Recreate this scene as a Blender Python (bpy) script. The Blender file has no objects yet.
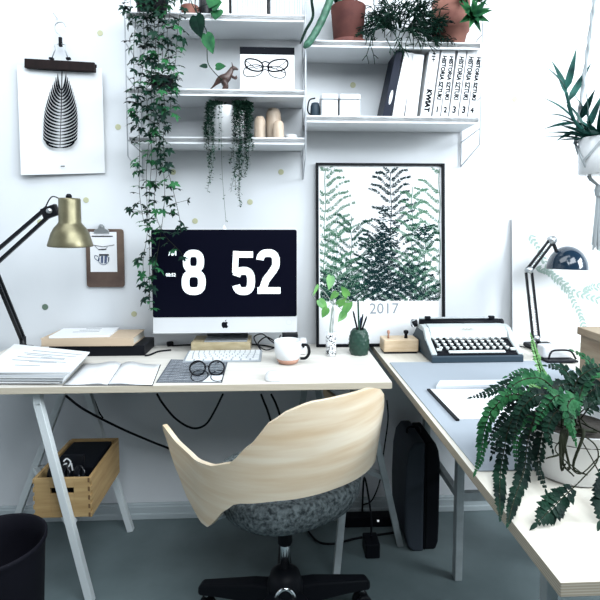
import bpy, math, random
from mathutils import Vector as V, Matrix, Euler
R = math.radians
random.seed(7)
sc = bpy.context.scene
COL = sc.collection
PI = math.pi

# ------------------------------------------------------------------ camera
F, CX, CY = 480.0, 300.0, 261.6
PITCH, YAW, CAMZ, D = R(4.0), R(2.5), 1.2275, 2.0
cam_d = bpy.data.cameras.new('camera'); cam = bpy.data.objects.new('camera', cam_d); COL.objects.link(cam)
cam_d.sensor_width = 36; cam_d.lens = 36*F/600
cam_d.shift_y = -(300-CY)/600
cam_d.clip_start = .02
cam.location = (0, -D, CAMZ)
ROT = Matrix.Rotation(-YAW, 3, 'Z') @ Matrix.Rotation(PI/2-PITCH, 3, 'X')
cam.rotation_euler = ROT.to_euler()
sc.camera = cam
def ray(px, py): return ROT @ V(((px-CX)/F, -(py-CY)/F, -1))
def K(px, py, Y):
    d = ray(px, py); t = (Y+D)/d.y
    return V((d.x*t, Y, CAMZ+d.z*t))
def T(px, py, z=.74):
    d = ray(px, py); t = (z-CAMZ)/d.z
    return V((d.x*t, -D+d.y*t, z))

# ------------------------------------------------------------------ materials
def mat(name, col, rough=.6, metal=0, var=0.0, scale=8, stretch=(1,1,1), bump=0, bscale=60, emit=0, trans=0, coat=0, col2=None, spec=None, sub=0):
    m = bpy.data.materials.new(name); m.use_nodes = True
    nt = m.node_tree; n = nt.nodes; l = nt.links
    b = n['Principled BSDF']
    b.inputs['Roughness'].default_value = rough; b.inputs['Metallic'].default_value = metal
    if spec is not None: b.inputs['Specular IOR Level'].default_value = spec
    b.inputs['Base Color'].default_value = (*col, 1)
    if coat: b.inputs['Coat Weight'].default_value = coat
    if trans:
        b.inputs['Transmission Weight'].default_value = trans
    tc = n.new('ShaderNodeTexCoord'); mp = n.new('ShaderNodeMapping'); mp.inputs['Scale'].default_value = stretch
    l.new(tc.outputs['Object'], mp.inputs['Vector'])
    if var or col2:
        t = n.new('ShaderNodeTexNoise'); t.inputs['Scale'].default_value = scale; t.inputs['Detail'].default_value = 5
        l.new(mp.outputs[0], t.inputs['Vector'])
        cr = n.new('ShaderNodeValToRGB')
        c2 = col2 if col2 else tuple(c*(1-var) for c in col)
        cr.color_ramp.elements[0].position = .33; cr.color_ramp.elements[1].position = .66
        cr.color_ramp.elements[0].color = (*c2, 1); cr.color_ramp.elements[1].color = (*col, 1)
        l.new(t.outputs['Fac'], cr.inputs[0]); l.new(cr.outputs[0], b.inputs['Base Color'])
    if bump:
        t = n.new('ShaderNodeTexNoise'); t.inputs['Scale'].default_value = bscale; t.inputs['Detail'].default_value = 4
        l.new(mp.outputs[0], t.inputs['Vector'])
        bp = n.new('ShaderNodeBump'); bp.inputs['Strength'].default_value = bump; bp.inputs['Distance'].default_value = .004
        l.new(t.outputs['Fac'], bp.inputs['Height']); l.new(bp.outputs[0], b.inputs['Normal'])
    if emit:
        b.inputs['Emission Color'].default_value = (*col, 1); b.inputs['Emission Strength'].default_value = emit
    return m
M = {}
M['wall'] = mat('wall_paint', (.80,.83,.86), .85, col2=(.75,.785,.82), scale=1.7, bump=.15, bscale=14)
M['floor'] = mat('painted_floor', (.165,.215,.225), .5, col2=(.085,.12,.128), scale=2.5, bump=.1, bscale=30)
M['trim'] = mat('trim_paint', (.50,.57,.60), .6, var=.12)
M['shelf'] = mat('shelf_white', (.84,.87,.90), .45)
M['wire'] = mat('wire_white', (.55,.58,.62), .4)
M['ply'] = mat('desk_birch', (.79,.765,.71), .45, col2=(.70,.67,.61), scale=3, stretch=(1.5,14,14))
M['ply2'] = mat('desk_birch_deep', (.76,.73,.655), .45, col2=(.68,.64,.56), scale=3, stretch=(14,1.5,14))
# layered plywood edge
def edge_mat(k=1.0):
    m = bpy.data.materials.new('plywood_edge'); m.use_nodes = True; n = m.node_tree.nodes; l = m.node_tree.links
    b = n['Principled BSDF']; tc = n.new('ShaderNodeTexCoord'); s = n.new('ShaderNodeSeparateXYZ'); l.new(tc.outputs['Object'], s.inputs[0])
    mu = n.new('ShaderNodeMath'); mu.operation = 'MULTIPLY'; mu.inputs[1].default_value = 1500; l.new(s.outputs['Z'], mu.inputs[0])
    si = n.new('ShaderNodeMath'); si.operation = 'SINE'; l.new(mu.outputs[0], si.inputs[0])
    cr = n.new('ShaderNodeValToRGB'); cr.color_ramp.elements[0].color = (.50*k,.44*k,.34*k,1); cr.color_ramp.elements[1].color = (.74*k,.68*k,.56*k,1)
    l.new(si.outputs[0], cr.inputs[0]); l.new(cr.outputs[0], b.inputs['Base Color']); b.inputs['Roughness'].default_value = .6
    return m
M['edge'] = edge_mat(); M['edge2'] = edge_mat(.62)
M['chairwood'] = mat('chair_ash', (.90,.79,.62), .32, col2=(.74,.56,.36), scale=2.0, stretch=(1.5,1.5,18), coat=.25)
M['fabric'] = mat('grey_wool', (.17,.205,.215), .95, col2=(.018,.026,.03), scale=90, bump=.6, bscale=200)
M['black'] = mat('black_plastic', (.004,.005,.008), .5, spec=.15)
M['blackm'] = mat('black_metal', (.005,.006,.009), .35, spec=.3)
M['blackgloss'] = mat('black_gloss', (.004,.005,.008), .15, spec=.4)
M['chrome'] = mat('chrome', (.75,.78,.80), .15, metal=1)
M['steel'] = mat('brushed_steel', (.5,.53,.55), .35, metal=.8)
M['alu'] = mat('white_aluminium', (.80,.82,.84), .35, metal=.15)
M['screen'] = mat('dark_screen', (.003,.0035,.010), .35, spec=.08)
M['digit'] = mat('screen_digit', (.85,.92,.95), .6, emit=.6)
M['gold2'] = mat('golden_wood', (.50,.42,.27), .45, col2=(.38,.31,.18), scale=6, stretch=(4,14,14))

M['navygloss'] = mat('navy_enamel', (.012,.03,.055), .12, coat=.5)
M['darkwood2'] = mat('joint_dark_wood', (.16,.09,.04), .7)  # darker brown wood of the crate's finger joints
M['gold'] = mat('brushed_gold', (.23,.21,.13), .40, metal=.75, var=.25, scale=30)
M['paper'] = mat('paper', (.86,.88,.90), .8)
M['paper2'] = mat('paper_grey', (.74,.78,.82), .8)
M['ink'] = mat('ink_black', (.005,.006,.009), .8, spec=.1)
M['greyink'] = mat('ink_grey', (.24,.27,.30), .8)
M['blueink'] = mat('ink_blue', (.03,.06,.16), .7)
M['hatch'] = mat('ink_slate', (.06,.075,.10), .6)
M['green'] = mat('leaf_green', (.028,.15,.050), .55, col2=(.007,.050,.024), scale=25, spec=.12)
M['dgreen'] = mat('leaf_dark', (.006,.034,.019), .55, col2=(.002,.008,.008), scale=25, spec=.10)
M['lgreen'] = mat('leaf_light', (.16,.42,.10), .45, col2=(.06,.22,.06), scale=25)
M['teal'] = mat('leaf_teal', (.025,.12,.10), .5, col2=(.006,.035,.033), scale=25, spec=.15)
M['gg'] = mat('leaf_greygreen', (.045,.11,.075), .6, col2=(.010,.033,.025), scale=60, spec=.1)
M['stem'] = mat('stem_brown', (.018,.022,.012), .7, spec=.15)
M['pstem'] = mat('stem_pale', (.35,.42,.38), .7)
M['p_dark'] = mat('print_fern_dark', (.005,.020,.022), .8, spec=.1)
M['p_mid'] = mat('print_fern_mid', (.012,.060,.038), .8, spec=.1)
M['p_lite'] = mat('print_fern_light', (.10,.21,.14), .8, spec=.1)
M['p_pale'] = mat('print_olive_pale', (.36,.48,.44), .8)
M['terra'] = mat('terracotta', (.20,.070,.055), .8, col2=(.11,.035,.032), scale=12)
M['terral'] = mat('terracotta_light', (.36,.16,.12), .8, col2=(.20,.075,.06), scale=12)
M['ceram'] = mat('white_ceramic', (.82,.84,.86), .25)
M['copper'] = mat('bare_clay', (.45,.24,.17), .5)
M['soil'] = mat('soil', (.03,.025,.02), .95, bump=.8)
M['crate'] = mat('pine_crate', (.52,.36,.17), .6, col2=(.38,.24,.10), scale=3, stretch=(2,2,18))
M['crateD'] = M['crate']
M['crateL'] = mat('pine_box_pale', (.36,.29,.20), .6, col2=(.24,.17,.11), scale=3, stretch=(2,2,18))
M['lightwood'] = mat('light_wood', (.66,.52,.36), .5, col2=(.55,.41,.26), scale=5, stretch=(3,3,12))
M['darkwood'] = mat('dark_wood', (.014,.007,.007), .6, col2=(.007,.004,.004), scale=5, stretch=(12,3,3), spec=.2)
M['hardboard'] = mat('hardboard', (.18,.125,.090), .6, col2=(.05,.028,.026), scale=5)
M['sticker'] = mat('gold_dot', (.55,.56,.36), .5)
M['stickerd'] = mat('green_dot', (.13,.20,.15), .5)
M['bookt'] = mat('book_tan', (.60,.47,.34), .7)
M['navy'] = mat('navy_cover', (.006,.010,.024), .5, spec=.2)
M['pad'] = mat('desk_pad_grey', (.36,.405,.46), .8, var=.06, scale=3)
M['typew'] = mat('typewriter_grey', (.52,.57,.575), .4, var=.05)
M['typed'] = mat('typewriter_slate', (.028,.05,.07), .5, spec=.3)
M['keyw'] = mat('key_cream', (.70,.74,.73), .4)
M['suit'] = mat('suitcase_grey', (.035,.045,.06), .6, spec=.3)
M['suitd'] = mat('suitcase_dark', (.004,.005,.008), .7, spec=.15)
M['pine'] = mat('pineapple_green', (.018,.055,.04), .4, spec=.4)
M['ridge'] = mat('ridge_grey', (.46,.49,.52), .8)
M['boxw'] = mat('box_offwhite', (.66,.69,.72), .5)
M['rope'] = mat('cotton_rope', (.37,.41,.43), .9)
M['glass'] = mat('clear_glass', (.92,.96,.96), .03, trans=1)
M['bin'] = mat('bin_black', (.004,.004,.008), .7, spec=.15)
M['brown'] = mat('figurine_brown', (.09,.045,.035), .4, col2=(.03,.018,.018), scale=40)
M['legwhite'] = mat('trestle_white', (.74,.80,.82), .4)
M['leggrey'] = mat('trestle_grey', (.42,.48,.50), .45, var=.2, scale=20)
M['cactus'] = mat('cactus_green', (.06,.19,.12), .5, col2=(.02,.08,.05), scale=60)
M['keyb'] = mat('keyboard_tray', (.42,.46,.50), .4, metal=.3)
M['keyk'] = mat('keycap_white', (.80,.83,.85), .5)
M['beige'] = mat('pale_wood_vase', (.66,.55,.44), .6, col2=(.50,.38,.28), scale=8, stretch=(6,6,2))
M['mag'] = mat('magazine_cream', (.72,.70,.62), .6)

# ------------------------------------------------------------------ mesh builder
LOC = {}
class G:
    def __init__(s): s.v = []; s.f = []; s.m = []; s.mi = 0; s.sm = []; s.smooth = False
    def add(s, vs, fs):
        b = len(s.v); s.v += [V(v) for v in vs]
        for f in fs: s.f.append([b+i for i in f]); s.m.append(s.mi); s.sm.append(s.smooth)
        return s
    def box(s, c, d, rot=None, pivot=None):
        c = V(c); h = V(d)/2
        vs = [V((x*h.x, y*h.y, z*h.z)) for x in (-1,1) for y in (-1,1) for z in (-1,1)]
        if rot is not None:
            mm = rot if isinstance(rot, Matrix) else Euler(rot).to_matrix()
            vs = [mm @ v for v in vs]
        return s.add([c+v for v in vs], [(0,1,3,2),(4,6,7,5),(0,4,5,1),(2,3,7,6),(0,2,6,4),(1,5,7,3)])
    def bbox(s, c, d, bev=.004, rot=None, seg=3):   # rounded box: rounded in plan (XY), chamfered top and bottom
        c = V(c); w, dp, h = d; mm = None
        if rot is not None: mm = rot if isinstance(rot, Matrix) else Euler(rot).to_matrix()
        def ring(ins, z):
            out = []
            r = max(bev-ins, 1e-5)
            for k, (sx, sy) in enumerate(((1,1),(-1,1),(-1,-1),(1,-1))):
                for j in range(seg+1):
                    a = PI/2*k + PI/2*j/seg
                    out.append(V((sx*(w/2-bev)+r*math.cos(a), sy*(dp/2-bev)+r*math.sin(a), z)))
            return out
        b2 = min(bev*.6, h*.3)
        rs = [ring(b2,-h/2), ring(b2*.3,-h/2+b2*.3), ring(0,-h/2+b2), ring(0,h/2-b2), ring(b2*.3,h/2-b2*.3), ring(b2,h/2)]
        n = len(rs[0]); vs = [p for r_ in rs for p in r_]
        if mm: vs = [mm @ v for v in vs]
        fs = []
        for i in range(len(rs)-1):
            for j in range(n): fs.append((i*n+j, i*n+(j+1)%n, (i+1)*n+(j+1)%n, (i+1)*n+j))
        fs.append(tuple(range(n-1,-1,-1))); fs.append(tuple((len(rs)-1)*n+j for j in range(n)))
        return s.add([c+v for v in vs], fs)
    def tube(s, pts, r, n=8, cap=True, closed=False):
        pts = [V(p) for p in pts]; m = len(pts)
        rr = r if isinstance(r, (list, tuple)) else [r]*m
        vs = []; fs = []
        t0 = (pts[1]-pts[0]).normalized()
        up = V((0,0,1)) if abs(t0.z) < .9 else V((1,0,0))
        u = t0.cross(up).normalized()
        for i, p in enumerate(pts):
            if closed: t = pts[(i+1)%m]-pts[i-1]
            else: t = pts[min(i+1,m-1)]-pts[max(i-1,0)]
            t = t.normalized() if t.length > 1e-9 else t0
            u = (u - t*u.dot(t)); u = u.normalized() if u.length > 1e-6 else t.orthogonal().normalized()
            w = t.cross(u)
            for k in range(n):
                a = 2*PI*k/n; vs.append(p + (u*math.cos(a)+w*math.sin(a))*rr[i])
        for i in range(m if closed else m-1):
            for k in range(n):
                j = (i+1)%m
                fs.append((i*n+k, i*n+(k+1)%n, j*n+(k+1)%n, j*n+k))
        if cap and not closed: fs.append(tuple(range(n-1,-1,-1))); fs.append(tuple((m-1)*n+k for k in range(n)))
        return s.add(vs, fs)
    def bar(s, p0, p1, w, d, side=(1,0,0)):    # rectangular bar from p0 to p1, w along side, d across
        p0 = V(p0); p1 = V(p1); t = (p1-p0).normalized(); u = V(side); u = (u-t*u.dot(t)).normalized(); w2 = t.cross(u)
        vs = [p + u*w/2*a + w2*d/2*b for p in (p0,p1) for a, b in ((-1,-1),(1,-1),(1,1),(-1,1))]
        return s.add(vs, [(3,2,1,0),(4,5,6,7),(0,1,5,4),(1,2,6,5),(2,3,7,6),(3,0,4,7)])
    def lathe(s, prof, c=(0,0,0), n=32, rot=None):
        c = V(c); vs = []; fs = []; m = len(prof)
        mm = None
        if rot is not None: mm = rot if isinstance(rot, Matrix) else Euler(rot).to_matrix()
        for r, z in prof:
            for k in range(n):
                a = 2*PI*k/n; p = V((max(r,1e-5)*math.cos(a), max(r,1e-5)*math.sin(a), z)); vs.append(c+(mm@p if mm else p))
        for i in range(m-1):
            for k in range(n): fs.append((i*n+k, i*n+(k+1)%n, (i+1)*n+(k+1)%n, (i+1)*n+k))
        fs.append(tuple(range(n-1,-1,-1))); fs.append(tuple((m-1)*n+k for k in range(n)))
        return s.add(vs, fs)
    def prism(s, poly, org, ux, uy, depth):       # poly in (ux, uy) plane, extruded along ux x uy by depth (both from org)
        org = V(org); ux = V(ux); uy = V(uy); w = ux.cross(uy).normalized()*depth; n = len(poly)
        vs = [org+ux*a+uy*b for a, b in poly]; vs += [v+w for v in vs]
        fs = [tuple(range(n-1,-1,-1)), tuple(range(n,2*n))] + [(i,(i+1)%n,n+(i+1)%n,n+i) for i in range(n)]
        return s.add(vs, fs)
    def poly(s, poly, org, ux, uy):
        org = V(org); ux = V(ux); uy = V(uy)
        return s.add([org+ux*a+uy*b for a, b in poly], [tuple(range(len(poly)))])
    def ribbon(s, pts, w, org, ux, uy, closed=False):   # flat line drawn in a plane
        org = V(org); ux = V(ux); uy = V(uy); m = len(pts); vs = []; fs = []
        ww = w if isinstance(w, (list,tuple)) else [w]*m
        for i in range(m):
            a = pts[(i-1)%m] if closed or i > 0 else pts[0]; b = pts[(i+1)%m] if closed or i < m-1 else pts[-1]
            dx, dy = b[0]-a[0], b[1]-a[1]; L = math.hypot(dx,dy) or 1; nx, ny = -dy/L*ww[i]/2, dx/L*ww[i]/2
            vs += [org+ux*(pts[i][0]+nx)+uy*(pts[i][1]+ny), org+ux*(pts[i][0]-nx)+uy*(pts[i][1]-ny)]
        for i in range(m if closed else m-1):
            j = (i+1)%m; fs.append((2*i,2*i+1,2*j+1,2*j))
        return s.add(vs, fs)
    def text(s, body, size, mtx, bold=0, xs=1.0, align='CENTER', ext=.0):
        cu = bpy.data.curves.new('t', 'FONT'); cu.body = body; cu.size = size; cu.offset = bold; cu.align_x = align; cu.align_y = 'CENTER'
        cu.resolution_u = 3; cu.extrude = ext
        o = bpy.data.objects.new('t', cu); COL.objects.link(o)
        dg = bpy.context.evaluated_depsgraph_get(); dg.update()
        me = bpy.data.meshes.new_from_object(o.evaluated_get(dg))
        vs = [mtx @ V((v.co.x*xs, v.co.y, v.co.z)) for v in me.vertices]; fs = [tuple(p.vertices) for p in me.polygons]
        s.add(vs, fs); bpy.data.objects.remove(o); bpy.data.curves.remove(cu); bpy.data.meshes.remove(me)
        return s
    def build(s, name, mats, parent=None, origin=None, bevel=0, label=None, cat=None, group=None, kind=None, shade=False, sub=0):
        if not isinstance(mats, (list,tuple)): mats = [mats]
        if parent is not None: o0 = LOC[parent.name]
        elif origin is not None: o0 = V(origin)
        else:
            xs = [v.x for v in s.v]; ys = [v.y for v in s.v]; zs = [v.z for v in s.v]
            o0 = V(((min(xs)+max(xs))/2, (min(ys)+max(ys))/2, min(zs)))
        me = bpy.data.meshes.new(name); me.from_pydata([v-o0 for v in s.v], [], s.f)
        for m in mats: me.materials.append(M[m])
        for i, p in enumerate(me.polygons): p.material_index = s.m[i]; p.use_smooth = s.sm[i] or shade
        me.update()
        o = bpy.data.objects.new(name, me); COL.objects.link(o)
        if parent is not None: o.parent = parent
        else: o.location = o0
        LOC[o.name] = o0
        if bevel:
            md = o.modifiers.new('b', 'BEVEL'); md.width = bevel; md.segments = 2; md.limit_method = 'ANGLE'
        if sub:
            md = o.modifiers.new('s', 'SUBSURF'); md.levels = sub; md.render_levels = sub
        tag(o, label, cat, group, kind)
        return o
def tag(o, label=None, cat=None, group=None, kind=None):
    if label: o['label'] = label
    if cat: o['category'] = cat
    if group: o['group'] = group
    if kind: o['kind'] = kind
    return o
def thing(name, loc, label, cat, group=None):
    o = bpy.data.objects.new(name, None); COL.objects.link(o); o.location = loc; o.empty_display_size = .05
    LOC[o.name] = V(loc); return tag(o, label, cat, group)
def dup(o, loc=None, rot=None, label=None, parent=None):
    c = o.copy(); COL.objects.link(c)
    if parent is not None: c.parent = parent
    if loc is not None: c.location = loc
    if rot is not None: c.rotation_euler = rot
    if label: c['label'] = label
    for ch in list(o.children): dup(ch, parent=c)
    return c
def sp(pts, n=8):     # catmull-rom
    pts = [V(p) for p in pts]; P = [2*pts[0]-pts[1]]+pts+[2*pts[-1]-pts[-2]]; out = []
    for i in range(1, len(P)-2):
        a,b,c,d = P[i-1:i+3]
        for k in range(n):
            t = k/n; out.append(.5*((2*b)+(c-a)*t+(2*a-5*b+4*c-d)*t*t+(3*b-a-3*c+d)*t**3))
    out.append(P[-2]); return out
def sp2(pts, n=8): return [(p.x,p.y) for p in sp([(a,b,0) for a,b in pts], n)]
def leaf(g, p, d, up, L, W, curl=.2, fold=.15, seg=4, pw=.8):
    p = V(p); d = V(d).normalized(); up = V(up)
    sd = d.cross(up)
    sd = sd.normalized() if sd.length > 1e-5 else d.orthogonal().normalized()
    n = sd.cross(d).normalized(); vs = []; fs = []
    for i in range(seg+1):
        t = i/seg; w = max(W*.5*math.sin(PI*min(1,t**pw)), W*.02)
        q = p + d*L*t - n*curl*L*t*t
        vs += [q-sd*w+n*fold*w, q, q+sd*w+n*fold*w]
    for i in range(seg):
        a = 3*i; fs += [(a,a+1,a+4,a+3),(a+1,a+2,a+5,a+4)]
    g.add(vs, fs)
def rv(s=1): return V((random.uniform(-1,1), random.uniform(-1,1), random.uniform(-1,1)))*s
def planemtx(org, ux, uy):
    ux = V(ux).normalized(); uy = V(uy).normalized(); w = ux.cross(uy)
    return Matrix(((ux.x,uy.x,w.x,org[0]),(ux.y,uy.y,w.y,org[1]),(ux.z,uy.z,w.z,org[2]),(0,0,0,1)))
XX, YY, ZZ = V((1,0,0)), V((0,1,0)), V((0,0,1))
ZT = .74
# ------------------------------------------------------------------ the room
G().box((.6,.05,1.4),(6.2,.1,2.8)).build('wall_back','wall',kind='structure')
G().box((.6,-2.2,-.05),(6.2,4.5,.1)).build('floor','floor',kind='structure')
G().box((-2.55,-2.2,1.4),(.1,4.4,2.8)).build('wall_left','wall',kind='structure')
G().box((3.75,-2.2,1.4),(.1,4.4,2.8)).build('wall_right','wall',kind='structure')
bz1 = K(300,501.5,-.02).z
g = G(); g.box((.6,-.011,bz1/2),(6.0,.022,bz1-.012)); g.box((.6,-.008,bz1-.003),(6.0,.016,.012)); g.box((.6,-.02,.012),(6.0,.02,.024))
g.build('baseboard_back','trim',kind='structure', bevel=.003)

# gold dots stuck on the wall
dots = [(100,33,'high on the wall, right of the wooden clip hanger',0),(118,127,'between the feather print and the trailing vine',0),
 (173,172,'half behind the lower part of the long leafy vine',0),(195,221,'just above the top edge of the monitor, left of centre',0),(250,202,'above the right half of the monitor, below the wood vases',0),
 (86,200,'just right of the top of the gold lamp shade',0),(40,222,'behind the black arms of the gold desk lamp',0),(134,314,'just left of the bottom corner of the monitor',0),
 (353,85,'above the white boxes on the right lower shelf',0),(281,172,'below the small wood vases, left of the fern calendar',0),(515,99,'very pale one on the wall between shelves and hanging planter',0),
 (45,307,'the dark green one above the stack of papers',1)]
for x, y, w, dk in dots:
    c = K(x,y,-.0015)
    g = G(); g.smooth=False; g.lathe([(.0115 if not dk else .0125,0),(.0115 if not dk else .0125,.0012),(.010,.0016)], c+V((0,.0015,0)), 24, (PI/2,0,0))
    g.build('wall_sticker','stickerd' if dk else 'sticker', label='small round %s sticker %s' % ('dark green' if dk else 'gold', w), cat='sticker', group='round dot stickers on the wall')

# ------------------------------------------------------------------ desks
dl = T(-60,386.5); yf = T(200,385).y; YF = yf
xr = T(395,386).x; xl = T(0,388).x-.25
TH = .022
g = G(); g.mi = 1; g.box(((xl+xr)/2, YF/2-.002, ZT-TH/2),(xr-xl, -YF-.006, TH)); g.m[1] = 0
g.v  # top face index: (1,5,7,3) is z+
g.m = [1]*6; g.m[5] = 0
g.build('desktop',['ply','edge'],label='long pale birch plywood desktop running along the back wall under the monitor', cat='desk', bevel=.0015)
c0 = T(372,347); c1 = T(565,583)
XD = (c0.x+c1.x)/2 ; YN = c1.y; XE = XD+1.0  # desk widened out of view, added width blocks window light underneath
g = G(); g.box(((XD+XE)/2, YN/2-.003, ZT-TH/2),(XE-XD, -YN-.008, TH)); g.m = [1]*6; g.m[5] = 0
g.build('desktop',['ply2','edge2'],label='pale plywood desktop on the right, reaching from the wall toward the viewer', cat='desk', bevel=.0015)
print('desk', xl, xr, YF, 'right', XD, XE, YN, c0, c1)
# small round cable cap at the joint
# grey pad
pa = T(400,363); pb = T(470,472)
g = G(); g.bbox(((XD+.012+XD+.62)/2, (pa.y+pb.y)/2, ZT+.0015),(.608,pa.y-pb.y,.003),.004)
g.build('desk_pad','pad',label='large flat blue-grey mat lying on the right desk under the typewriter and sketchbook', cat='desk mat')

# ------------------------------------------------------------------ trestles
def trestle(apf, apr, ff, fr, bars, label, gr, mats='legwhite', w=.024, three=False):
    """apf/apr = apex points front and rear; ff = (left foot, right foot) front; fr rear"""
    t = thing('trestle', ((ff[0][0]+ff[1][0]+fr[0][0]+fr[1][0])/4, (ff[0][1]+fr[0][1])/2, 0), label, 'trestle', gr)
    zt = ZT-TH
    a, b = V(apf), V(apr)
    for ap, ft in ((a, ff),(b, fr)):
        for s, f in zip((-1,1), ft):
            if three and ft is ff and s < 0: continue
            f = V(f); top = V((ap.x+s*.016, ap.y, zt)); kn = V((ap.x+s*.016, ap.y, zt-.05))
            g = G(); g.bar(top, kn, w, w, (0,1,0)); g.bar(kn+V((0,0,.006)), f, w, w, (0,1,0)); 
            g.build('leg', mats, t, bevel=.002)
    def at(ap, f, z, s):
        k = (zt-.05-z)/(zt-.05); return V((ap.x+s*.016, ap.y, z)).lerp(V((f[0],f[1],z)), k)
    zb = bars
    PLF, PRF, PLR, PRR = at(a,ff[0],zb,-1), at(a,ff[1],zb,1), at(b,fr[0],zb,-1), at(b,fr[1],zb,1)
    for p, q in (((PLR,PRF),(PRF,PRR),(PLR,PRR)) if three else ((PLF,PLR),(PRF,PRR))):
        g = G(); g.bar(p, q, .02, .022, (0,0,1)); g.build('side_rail', mats, t, bevel=.002)
    for k in (() if three else (.3, .86)):
        p = PLF.lerp(PLR,k); q = PRF.lerp(PRR,k)
        g = G(); g.bar(p, q, .016, .02, (0,0,1)); g.build('cross_bar', mats, t, bevel=.002)
    g = G(); g.bar(V((a.x,a.y-.01,zt-.011)), V((b.x,b.y+.01,zt-.011)), .022, .05, (0,0,1)); g.build('top_rail', mats, t, bevel=.002)
    return (PLF,PRF,PLR,PRR)
yF = YF+.05; yB = -.10
def foot(px, py): p = T(px,py,0); return p
def onY(px, Y, z): # x at given Y,z for px column
    d = ray(px, 400); 
    # solve for point with y=Y, z=z whose px matches
    lo, hi = -3, 3
    for _ in range(60):
        m = (lo+hi)/2
        q = ROT.transposed() @ (V((m,Y,z))-cam.location)
        if CX+F*q.x/-q.z < px: lo = m
        else: hi = m
    return m
afx = onY(33, yF, .70); arx = onY(76, yB, .70)
frx = onY(91, yF, 0.0); rrx = onY(131, yB, 0); rlx = onY(11, yB, 0)
LR = trestle((afx,yF,0),(arx,yB,0),((afx-(frx-afx)-.03,yF,0),(frx,yF,0)),((rlx,yB,0),(rrx,yB,0)),.27,
   'white steel trestle at the left holding a wooden crate on its cross bars','trestles under the desks',three=True)
print('trestleL', LR)
afx2 = onY(371, yF+.06, .70); arx2 = onY(357, yB, .70)
F1, F2 = foot(335,586), foot(400,545)
trestle((onY(359,(F1.y+F2.y)/2,.70),(F1.y+F2.y)/2,0),(.125,-.13,0),((F1.x,F1.y,0),(F2.x,F2.y,0)),((.02,-.20,0),(.24,-.06,0)),.30,
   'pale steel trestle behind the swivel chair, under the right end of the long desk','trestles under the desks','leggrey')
# right desk trestle: straight near leg
def post_trestle(xa, ya, yb2, label):
    t = thing('trestle', (xa+.2,(ya+yb2)/2,0), label, 'trestle', 'trestles under the desks')
    zt = ZT-TH; X2 = xa+.46
    for x in (xa, X2):
        for y in (ya, yb2):
            G().bar((x,y,zt),(x,y,0),.026,.03,(1,0,0)).build('leg','leggrey',t,bevel=.002)
    for y in (ya,yb2): G().bar((xa,y,zt-.012),(X2,y,zt-.012),.024,.03,(0,0,1)).build('top_rail','leggrey',t)
    for x in (xa,X2): G().bar((x,ya,.30),(x,yb2,.30),.024,.02,(0,0,1)).build('side_rail','leggrey',t)
    G().bar((xa,ya,.30),(X2,ya,.30),.03,.02,(0,0,1)).build('cross_bar','leggrey',t)
lf = foot(457,578)
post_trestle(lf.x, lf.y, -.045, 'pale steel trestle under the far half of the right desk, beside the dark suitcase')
yb = -1.02
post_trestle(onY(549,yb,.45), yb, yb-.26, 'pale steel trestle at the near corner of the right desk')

# ------------------------------------------------------------------ shelves
YS = -.187
def shx(px): return K(px, 100, YS).x
XL, XM, XR = K(140,37,0).x, K(303,178,0).x, K(461,130,0).x
def shelf(x0, x1, pyt, pxc, label, deep=-YS):
    z = K(pxc, pyt, YS).z
    g = G(); g.box(((x0+x1)/2, -deep/2, z-.009),(x1-x0-.008, deep, .018))
    g.box(((x0+x1)/2, -deep+.004, z-.010),(x1-x0-.008,.008,.026)); g.box(((x0+x1)/2, -.004, z-.004),(x1-x0-.008,.006,.024))
    g.build('wall_shelf','shelf',label=label,cat='shelf',group='white wall shelves',bevel=.0015); return z
Z1 = shelf(XL,XM,14.5,240,'white wall shelf, top left one holding box files, cut by the photo edge')
Z2 = shelf(XL,XM,90,240,'white wall shelf in the left section holding the kangaroo figurine and glasses print')
Z3 = shelf(XL,XM,138,240,'lowest white wall shelf of the left section, above the monitor')
Z4 = shelf(XM,XR,42,400,'upper white wall shelf of the right section holding terracotta pots')
Z5 = shelf(XM,XR,117,400,'lower white wall shelf of the right section holding the row of books')
print('shelves', XL,XM,XR,Z1,Z2,Z3,Z4,Z5)
def ladder(x, zb, label):
    t = thing('shelf_ladder', (x,-.01,zb), label, 'shelf bracket', 'wire shelf ladders')
    g = G(); yb_, yf_ = -.006, YS-.006
    g.smooth=True
    top = 2.05
    G().tube([(x,yb_,zb-.06),(x,yb_,top)],.0026,6).build('rear_rail','wire',t,shade=True)
    G().tube([(x,yb_,zb-.06),(x,yf_,zb+.0),(x,yf_,top)],.0026,6).build('front_rail','wire',t,shade=True)
    z = zb+.06; 
    while z < 2.0:
        G().tube([(x,yb_,z-.02),(x,yf_,z)],.002,5).build('rung','wire',t,shade=True); z += .115
    return t
ladder(XL, Z3-.07, 'thin white wire shelf ladder at the left end, behind the long vine')
ladder(XM, Z3-.07, 'thin white wire shelf ladder in the middle between the two shelf sections')
ladder(XR, Z5-.10, 'thin white wire shelf ladder at the right end beside the books')
# ------------------------------------------------------------------ wall prints at the left
def wpoly(pxs, Y): return [K(x,y,Y) for x,y in pxs]
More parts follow.
